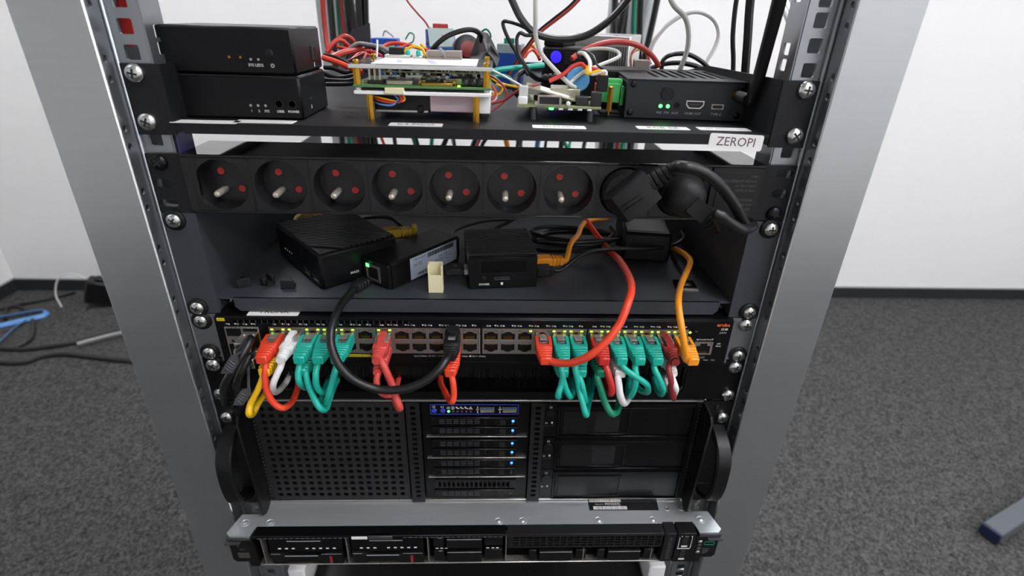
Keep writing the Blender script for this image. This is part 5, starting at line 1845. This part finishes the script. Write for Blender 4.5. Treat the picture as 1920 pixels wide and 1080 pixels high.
# long black adapter across the back of the metal computer
t = thing('power_adapter', 'long flat black adapter behind the small router board', 'power adapter', (80, 120, Z1), -4)
B().box(0, 70, 0, 40, 0, 33, bev=2).build('case', 'plastic', t, local=True)
g = B()
for i in range(5):
    g.lathe([(6 - .4 * i, 0), (6 - .4 * i, 3)], (-3 - i * 4.4, 12, 22), (-1, 0, 0), 14)
g.tube([(0, 12, 22), (-25, 12, 22)], 3.4, 10)
g.build('strain_relief', 'plastic_soft', t, local=True)
B().tube(spline([MW[t.name] @ Vector((-22, 12, 22)), MW[t.name] @ Vector((-30, 12, 22)), PY(985, 133, 110), PY(968, 145, 95), PY(965, 165, 80), PY(972, 178, 76), (45, 110, 26)], 6), 2.6, 10).build('cord', 'cable_black', t)
# metal jack module with yellow and white wires
t = thing('jack_module', 'bare metal network jack module with yellow and white wires', 'network jack', (150, 170, Z1), -6)
B().box(0, 15, 0, 15, 24, 38, bev=.5).build('can', 'port_metal', t, local=True)
B().box(-2, 17, -2, 22, 22.4, 24, bev=.2).build('pcb', 'pcb_green', t, local=True)
for x in (0, 14):
    B().lathe([(1.8, 0), (1.8, 22.4)], (x, 4, 0), (0, 0, 1), 8).build('foot', 'plastic_grey', t, local=True)
for i, cn in enumerate(('yellow', 'white', 'red')):
    B().tube(spline([(15 + i, 8, 34), (12 - i, 12, 44 + i * 1.6), (4, 14, 47 + i * 2), (-3, 12, 42), (-2, 12, 30)], 6), 1.2, 6).build('wire', 'cable_' + cn, t, local=True)
# blue modules
t = rbox('terminal_module', 'blue pluggable relay module near the grey bracket', 'module', -140, -108, 330, 352, Z1, 67, 'blue_module', .8, 0, [('terminal', 'blue_module_light', (-136, -112, 326, 330, 52, 60))])
t = thing('terminal_module', 'blue module with silver top leaning behind the acrylic board', 'module', (-44, 240, Z1), 12)
B().prism([(0, 0), (30, 0), (30, 58), (16, 58), (0, 40)], 'x', -16, 14).build('case', 'blue_module', t, local=True)
B().prism([(1, 40.4), (15.6, 58.6), (15, 59.6), (0, 42)], 'x', -15, 13).build('top_face', 'blue_module_light', t, local=True)
B().box(-8, 8, 18, 28, 58, 64, bev=.6).build('connector', 'cable_wire_red', t, local=True)
t = rbox('terminal_module', 'blue and beige relay module between the grey bag and the white cable', 'module', 17, 46, 290, 330, Z1, 56, 'blue_module', .8, -8, [('top_half', 'blue_module_light', (17, 46, 290, 330, 56, 66)), ('lid', 'cable_green', (24, 36, 300, 310, 66, 72))])
# round buzzer and grey bag
t = thing('buzzer', 'dark round buzzer standing behind the acrylic board', 'buzzer', (-20, 205, Z1), 0)
B().lathe([(13, 0), (14, 3), (14, 12), (11, 14)], (0, 0, 40), (.35, -1, .2), 24).build('drum', 'chip', t, local=True)
B().lathe([(8, 13.6), (8, 14.6), (4, 15.4)], (0, 0, 40), (.35, -1, .2), 20).build('cone', 'cable_dark_red', t, local=True)
B().box(-8, 8, -4, 6, 0, 28, bev=1).build('stand', 'plastic_grey', t, local=True)
b = B()
P_ = [PY(898, 58, 150), PY(915, 62, 150), PY(926, 82, 145), PY(937, 108, 135), PY(932, 126, 130), PY(921, 116, 132), PY(900, 112, 135), PY(880, 108, 150)]
cen = sum(P_, Vector()) / len(P_)
n = len(P_)
mid = [p.lerp(cen, .45) + Vector((0, (-6, 5)[i % 2], 2)) for i, p in enumerate(P_)]
vs = P_ + mid + [cen + Vector((0, -8, 0))] + [p + Vector((0, 14, -1)) for p in P_]
fs = [[i, (i + 1) % n, n + (i + 1) % n, n + i] for i in range(n)] + [[n + i, n + (i + 1) % n, 2 * n] for i in range(n)]
fs += [[i, (i + 1) % n, 2 * n + 1 + (i + 1) % n, 2 * n + 1 + i] for i in range(n)] + [[2 * n + 1 + i for i in range(n)]]
single(b.add(vs, fs), 'antistatic_bag', 'esd_film', 'crumpled grey antistatic bag behind the acrylic board', 'bag', (cen.x, cen.y, Z1 + 8))
# grey bracket plate on the left
b = B()
pp = [PY(650, 68, 300), PY(662, 55, 300), PY(693, 43, 300), PY(694, 84, 300), PY(660, 92, 300), PY(640, 95, 300)]
n = 6
low = [Vector((pp[3].x, 300, Z1)), Vector((pp[5].x, 300, Z1))]
pl2 = [pp[0], pp[1], pp[2], low[0], low[1]]
n = len(pl2)
b.add(pl2 + [p + Vector((0, 2.5, 0)) for p in pl2], [list(range(n)), list(range(n, 2 * n))] + [[i, (i + 1) % n, n + (i + 1) % n, n + i] for i in range(n)])
single(b, 'bracket_plate', 'powder_grey', 'grey curved metal plate standing at the tray rear', 'bracket', (low[0].x, 300, Z1))

# ------------------------------------------------ wires over the top tray
WG = 'loose wires over the top tray'
def W(label, pp, r, m, cat='wire', name='loose_wire', flat=None):
    return wire(name, label, cat, track(pp), r, 'cable_' + m, WG, 8, flat)


W('pale grey cable dropping straight from above onto the small board', [(1004, -30, 60), (1004, 30, 62), (1005, 70, 66), (1016, 102, 70), (1042, 132, 70), (1066, 156, 64), (1080, 166, 60)], 1.75, 'light_grey', 'cable', 'loose_cable')
W('thick black cable swinging down from above and up again', [(948, -30, 110), (962, 5, 110), (978, 36, 110), (1003, 62, 110), (1045, 73, 110), (1095, 68, 110), (1138, 42, 110), (1172, 6, 110), (1195, -30, 110)], 3.0, 'black', 'cable', 'loose_cable')
W('thin black cable folded into a sharp bend at the left of the thick one', [(1004, 68, 118), (985, 52, 118), (960, 42, 118), (944, 41, 118), (946, 56, 118), (958, 82, 118), (968, 98, 118), (978, 120, 112), (990, 140, 100)], 1.6, 'black')
W('thin black cable hooked down beside the pale grey one', [(1000, 66, 106), (986, 66, 106), (975, 62, 106), (969, 74, 106), (972, 98, 104), (982, 118, 100), (994, 136, 92)], 1.5, 'black')
W('red and black twin wire rising to the upper edge', [(952, 145, 150), (975, 110, 150), (996, 82, 150), (1014, 60, 150), (1042, 38, 150), (1072, 14, 150), (1100, -16, 150)], 1.3, 'rust')
W('black wire running along the red one to the upper edge', [(948, 145, 152), (971, 110, 152), (992, 81, 152), (1010, 58, 152), (1038, 35, 152), (1068, 11, 152), (1096, -20, 152)], 1.2, 'black')
W('salmon red cable arching over the silver supply', [(1072, 110, 130), (1090, 98, 135), (1120, 84, 140), (1160, 78, 145), (1198, 86, 150), (1222, 104, 155), (1236, 124, 158)], 2.5, 'coral', 'cable', 'loose_cable')
W('white wire sweeping in a wide loop above the small board', [(1066, 158, 64), (1090, 138, 70), (1120, 124, 74), (1150, 112, 80), (1162, 104, 84), (1154, 95, 90), (1130, 91, 96), (1105, 93, 100), (1090, 100, 104)], 1.5, 'light_grey')
W('pale grey cable hanging down behind the metal computer', [(1248, -30, 160), (1262, 8, 160), (1284, 32, 160), (1291, 62, 160), (1288, 95, 160), (1276, 128, 160), (1268, 150, 165)], 2.4, 'light_grey', 'cable', 'loose_cable')
W('white cable arching in a big loop behind the metal computer', [(1216, 105, 205), (1226, 78, 205), (1250, 48, 205), (1282, 27, 205), (1312, 22, 205), (1338, 36, 205), (1348, 62, 205), (1340, 90, 205), (1322, 118, 205), (1305, 140, 205)], 2.4, 'white', 'cable', 'loose_cable')
W('black cable hanging straight beside the aerial, thinner of two', [(1386, -30, 130), (1378, 20, 130), (1374, 70, 130), (1375, 110, 130), (1374, 150, 130)], 2.2, 'black', 'cable', 'loose_cable')
W('black cable hanging straight beside the aerial, thicker of two', [(1410, -30, 130), (1405, 20, 130), (1402, 70, 130), (1399, 110, 130), (1396, 150, 130)], 4.0, 'black', 'cable', 'loose_cable')
W('black cable curved in an arch at the back of the metal computer', [(1240, 132, 175), (1244, 112, 175), (1262, 102, 175), (1290, 102, 178), (1315, 115, 178), (1335, 134, 180)], 2.2, 'black', 'cable', 'loose_cable')
W('black cable lying lower behind the arch at the metal computer', [(1220, 128, 190), (1245, 120, 190), (1275, 118, 190), (1305, 124, 190), (1325, 135, 190)], 2.4, 'black', 'cable', 'loose_cable')
W('turquoise cable passing behind the two circuit boards', [(905, 138, 100), (940, 130, 104), (980, 126, 110), (1020, 122, 116)], 2.2, 'teal', 'cable', 'loose_cable')
W('turquoise lead curling behind the acrylic board', [(915, 150, 100), (935, 142, 104), (955, 146, 104), (962, 158, 98)], 1.6, 'teal')
W('thin white wire slanting between the two boards', [(916, 128, 80), (940, 140, 80), (962, 152, 76), (985, 165, 70)], .9, 'white')
W('yellow wire running from the acrylic board to the right', [(912, 140, 84), (930, 152, 80), (945, 158, 78), (972, 164, 74)], 1.0, 'yellow')
W('black wire beside the yellow one between the boards', [(912, 143, 86), (930, 156, 82), (948, 164, 78), (974, 167, 74)], .9, 'black')
W('maroon twisted wire hanging at the right end of the acrylic board', [(913, 140, 70), (930, 148, 66), (944, 162, 62), (950, 178, 60), (940, 195, 58), (922, 208, 56)], 1.0, 'dark_red')
W('maroon wire running up to the small board', [(922, 194, 60), (945, 188, 58), (962, 176, 56), (985, 164, 54), (1010, 158, 56)], 1.1, 'dark_red')
W('red wire at the right end of the acrylic board', [(914, 152, 70), (925, 165, 66), (930, 178, 62), (922, 188, 60)], .9, 'wire_red')
W('white wire loop at the right end of the acrylic board', [(922, 192, 62), (930, 184, 62), (929, 174, 64), (920, 172, 66)], .9, 'white')
W('yellow wire loop at the right end of the acrylic board', [(920, 178, 66), (936, 176, 64), (942, 164, 66), (930, 158, 68)], .9, 'yellow')
# left bundle of red and black leads
W('red cable rising along the edge of the stacked boxes', [(604, -30, 210), (606, 20, 210), (610, 60, 210), (615, 92, 205), (628, 104, 190)], 2.6, 'wire_red', 'cable', 'loose_cable')
W('red cable arched highest behind the stacked boxes', [(612, 105, 170), (624, 82, 175), (644, 68, 180), (660, 74, 185), (668, 90, 190)], 2.2, 'wire_red', 'cable', 'loose_cable')
W('red cable arched lower behind the stacked boxes', [(612, 98, 150), (626, 80, 155), (640, 76, 160), (655, 88, 165), (664, 104, 170)], 2.0, 'red', 'cable', 'loose_cable')
W('flat red lead slanting up behind the acrylic board corner', [(614, 112, 110), (640, 100, 115), (662, 94, 120), (682, 90, 125)], 2.6, 'coral', 'cable', 'loose_cable')
W('bright red lead running from the boxes to the acrylic board', [(606, 108, 92), (630, 116, 86), (655, 126, 80), (680, 136, 76)], 2.3, 'orange_red', 'cable', 'loose_cable')
W('black lead running beside the bright red one', [(608, 102, 95), (632, 108, 90), (660, 122, 86), (690, 134, 80)], 1.3, 'black')
W('red wire winding low behind the acrylic board', [(632, 88, 150), (650, 92, 148), (672, 100, 140), (690, 96, 138), (706, 100, 134), (716, 106, 130)], 1.5, 'red')
W('crimson wire tangled under the grey cable', [(660, 112, 130), (676, 100, 135), (692, 104, 130), (704, 112, 126), (696, 116, 122)], 1.5, 'red')
W('dark red wire tangled in the bundle behind the boxes', [(650, 116, 130), (668, 108, 130), (686, 100, 132), (680, 118, 122)], 1.3, 'dark_red')
W('grey cable with white sleeve bending down onto the acrylic plate', [(644, 108, 120), (655, 92, 120), (672, 82, 118), (692, 84, 112), (714, 88, 106), (730, 96, 100), (742, 108, 92)], 1.7, 'grey', 'cable', 'loose_cable')
W('black cable beside the sleeved grey one', [(648, 108, 124), (660, 90, 124), (680, 84, 120), (706, 92, 112), (728, 104, 104), (740, 110, 96)], 1.4, 'black')
W('long red wire crossing behind the acrylic plate', [(712, 92, 160), (730, 82, 165), (752, 82, 165), (778, 88, 160), (806, 96, 150)], 1.7, 'orange_red')
W('red wire slanting behind the blue module', [(736, 100, 150), (750, 90, 155), (765, 84, 160)], 1.3, 'red')
W('yellow wire running among the red ones behind the plate', [(790, 84, 200), (798, 92, 195), (808, 100, 190), (815, 94, 190)], 1.6, 'yellow')
W('black flat cable bowed over the blue module to the grey bag', [(806, 100, 120), (818, 84, 120), (838, 68, 122), (864, 58, 126), (886, 56, 130), (900, 64, 138), (903, 78, 144)], 2.2, 'black', 'cable', 'loose_cable')
W('twisted pink and grey wire coming down from the upper edge', [(752, -22, 260), (764, 2, 260), (782, 24, 260), (798, 42, 258), (806, 58, 256), (808, 74, 250), (800, 82, 245)], 1.0, 'rust')
W('thin red wire running off to the blue module', [(806, 52, 258), (816, 58, 255), (828, 66, 250), (842, 70, 245)], .8, 'wire_red')
W('black lead loop lowest behind the stacked boxes', [(606, 150, 96), (630, 152, 94), (655, 152, 92), (672, 146, 92)], 2.2, 'black', 'cable', 'loose_cable')
W('black lead loop in the middle behind the stacked boxes', [(608, 138, 100), (632, 146, 98), (655, 144, 96), (674, 138, 96)], 2.2, 'black', 'cable', 'loose_cable')
W('black lead loop highest behind the stacked boxes', [(608, 126, 108), (625, 128, 106), (648, 136, 102), (672, 132, 98)], 2.0, 'black', 'cable', 'loose_cable')
W('black lead lying on the tray beside the box stack', [(612, 158, 92), (640, 158, 90), (665, 156, 90), (690, 150, 92)], 1.8, 'black', 'cable', 'loose_cable')
W('small wire ring of grey and green at the far tray edge', [(760, 74, 360), (768, 62, 360), (776, 66, 360), (774, 78, 360), (766, 82, 360)], .9, 'green')
W('grey wire end standing above the blue module', [(718, 68, 335), (722, 58, 335), (732, 64, 335), (738, 70, 335)], .9, 'grey')
W('green wire loop above the grey bag', [(902, 60, 220), (912, 55, 220), (920, 66, 220), (916, 82, 220)], 1.0, 'green')
W('red wires bunched between the grey bag and the adapter', [(974, 100, 200), (985, 90, 200), (996, 86, 200), (1006, 98, 196), (1012, 112, 190)], 1.7, 'wire_red')
W('orange red wire in the bunch next to the adapter', [(978, 112, 180), (990, 98, 185), (1000, 94, 190), (1010, 106, 185)], 1.5, 'orange_red')
W('yellow wire in the bunch next to the adapter', [(985, 108, 195), (994, 92, 198), (1002, 84, 200)], 1.1, 'yellow')

# ------------------------------------------------ cables along the rear posts and behind the shelves
RG = 'cables hanging at the rear of the rack'
def hang(label, x, y, m, r, z0=-420., z1=300., sway=8.):
    pts = []
    ph = random.uniform(0, 6)
    for i in range(9):
        z = z1 + (z0 - z1) * i / 8
        pts.append((x + sway * math.sin(ph + i * .9), y + sway * .5 * math.cos(ph + i * 1.3), z))
    wire('hanging_cable', label, 'cable', pts, r, 'cable_' + m, RG, 8)


random.seed(31)
for i, (x, m) in enumerate(((-262, 'black'), (-250, 'green'), (-238, 'dark_red'), (-226, 'black'), (-214, 'black'), (-206, 'black'))):
    hang('%s cable, %s from the left, down the rear post behind the stacked boxes' % ({'black': 'black', 'green': 'dark green', 'dark_red': 'dark red'}[m], ('first', 'second', 'third', 'fourth', 'fifth', 'sixth')[i]), x, 610 + 8 * (i % 2), m, 5.5 if m == 'black' else 3.5, sway=4)
hang('black cable bowed off the rear post beside the grey plate', -196, 600, 'black', 4, sway=9)
for i, (x, m) in enumerate(((212, 'black'), (226, 'black'), (246, 'green'), (262, 'black'), (276, 'black'), (236, 'dark_red'))):
    hang('%s cable, %s strand of the bundle on the rear post behind the silver supply' % ({'black': 'black', 'green': 'dark green', 'dark_red': 'dark red'}[m], ('first', 'second', 'fourth', 'fifth', 'sixth', 'third')[i]), x, 606 + 8 * (i % 2), m, 5.5 if m == 'black' else 4, sway=9)
cnt, ORD = {}, ('first', 'second', 'third', 'fourth', 'fifth', 'sixth', 'seventh', 'eighth', 'ninth', 'tenth', 'eleventh', 'twelfth')
names = {'black': 'black', 'teal': 'turquoise', 'white': 'white', 'red': 'red', 'green': 'dark green', 'grey': 'grey', 'orange': 'orange', 'blue': 'blue'}
for i, (x, m) in enumerate(zip(range(-180, 200, 19), ('red', 'black', 'green', 'black', 'teal', 'black', 'black', 'white', 'black', 'red', 'black', 'orange', 'black', 'black', 'blue', 'black', 'green', 'black', 'teal', 'black'))):
    cnt[m] = cnt.get(m, 0) + 1
    hang('%s %s cable from the left hanging in the gap under the top tray' % (ORD[cnt[m] - 1], names[m]), x + random.uniform(-8, 8), 560 + 10 * (i % 3), m, 2.6 + (i % 3), -150, 5, random.choice((3, 9, 16)))

# red strap inside the left front post, seen through its square holes
wire('red_strap', 'red cable inside the left front post, seen through the square rail holes', 'cable', [PY(226, -60, 34), PY(231, 0, 34), PY(236, 45, 34), PY(240, 85, 34)], 4.5, 'cable_red', None, 8, .5)
# ================================================================== floor things
F = FLOOR
q = PZ(188, 572, F)
t = thing('power_adapter', 'black wall adapter leaning by the skirting at the far left', 'power adapter', (q.x, q.y, F), 20)
Mt = Matrix.Rotation(math.radians(18), 4, 'Y')
B().box(-55, 55, -40, 40, 18, 130, bev=8, M=Mt).build('case', 'plastic', t, local=True)
B().box(-25, 25, -20, 20, 130, 142, bev=4, M=Mt).build('pin_base', 'plastic_soft', t, local=True)
B().tube(spline([(-20, 0, 138), (-60, 10, 165), (-120, 20, 150), (-150, 10, 80), (-140, -10, 20)], 6), 3.5, 8).build('cord', 'cable_light_grey', t, local=True)
def fl(pp, h=8.): return [PZ(a, b, F + h) for a, b in pp]
wire('floor_cable', 'blue flat cable folded into a loop on the carpet', 'cable', fl([(-20, 615), (20, 606), (55, 598), (80, 592), (88, 586), (78, 582), (50, 586), (15, 592), (-20, 600)], 12), 11, 'cable_blue', None, 8, .35)
wire('floor_cable', 'blue flat cable end crossing at the frame edge', 'cable', fl([(-10, 648), (12, 628), (30, 612), (48, 600)], 14), 8, 'cable_blue', None, 8, .35)
FG = 'black leads on the carpet at the far left'
wire('floor_cable', 'black lead running along the skirting on the carpet', 'cable', fl([(-20, 585), (30, 572), (70, 565), (110, 556), (140, 548)], 8), 8, 'cable_black', FG)
wire('floor_cable', 'black lead stretching across the carpet to the rack, farther one', 'cable', fl([(-20, 652), (40, 655), (90, 650), (140, 642), (190, 628), (260, 612)], 9), 9, 'cable_black', FG)
wire('floor_cable', 'black lead stretching across the carpet to the rack, nearer one', 'cable', fl([(-20, 678), (40, 680), (80, 668), (120, 664), (160, 668), (210, 674), (280, 680)], 9), 9, 'cable_black', FG)
wire('floor_cable', 'black lead curled into a loop around the blue cable', 'cable', fl([(10, 600), (14, 578), (38, 576), (60, 596), (62, 628), (50, 642), (28, 652)], 8), 7, 'cable_black', FG)
wire('floor_cable', 'grey lead lying next to the black ones on the carpet', 'cable', fl([(145, 645), (170, 638), (200, 630), (235, 622)], 22), 8, 'cable_grey')
# foot of a table at the right
a, b_ = PZ(1856, 1000, F + 25), PZ(1990, 915, F + 60)
dv = (b_ - a).normalized()
t = thing('table_leg', 'grey steel table foot with blue end cap at the frame corner', 'table leg', (a.x, a.y, F))
sd = dv.cross(Vector((0, 0, 1))).normalized()
up = sd.cross(dv)
Mx = Matrix((tuple(sd) + (0,), tuple(dv) + (0,), tuple(up) + (0,), (0, 0, 0, 1))).transposed()
Mx.translation = a
B().box(-24, 24, 4, 620, -18, 18, bev=3, M=Mx).build('foot_bar', 'foot_grey', t)
B().box(-24.5, 24.5, -4, 5, -20, 18.5, bev=3, M=Mx).build('end_cap', 'cable_blue_dark', t)
e = a + dv * 600
B().box(e.x - 25, e.x + 25, e.y - 25, e.y + 25, e.z, e.z + 620, bev=3).build('upright', 'foot_grey', t)
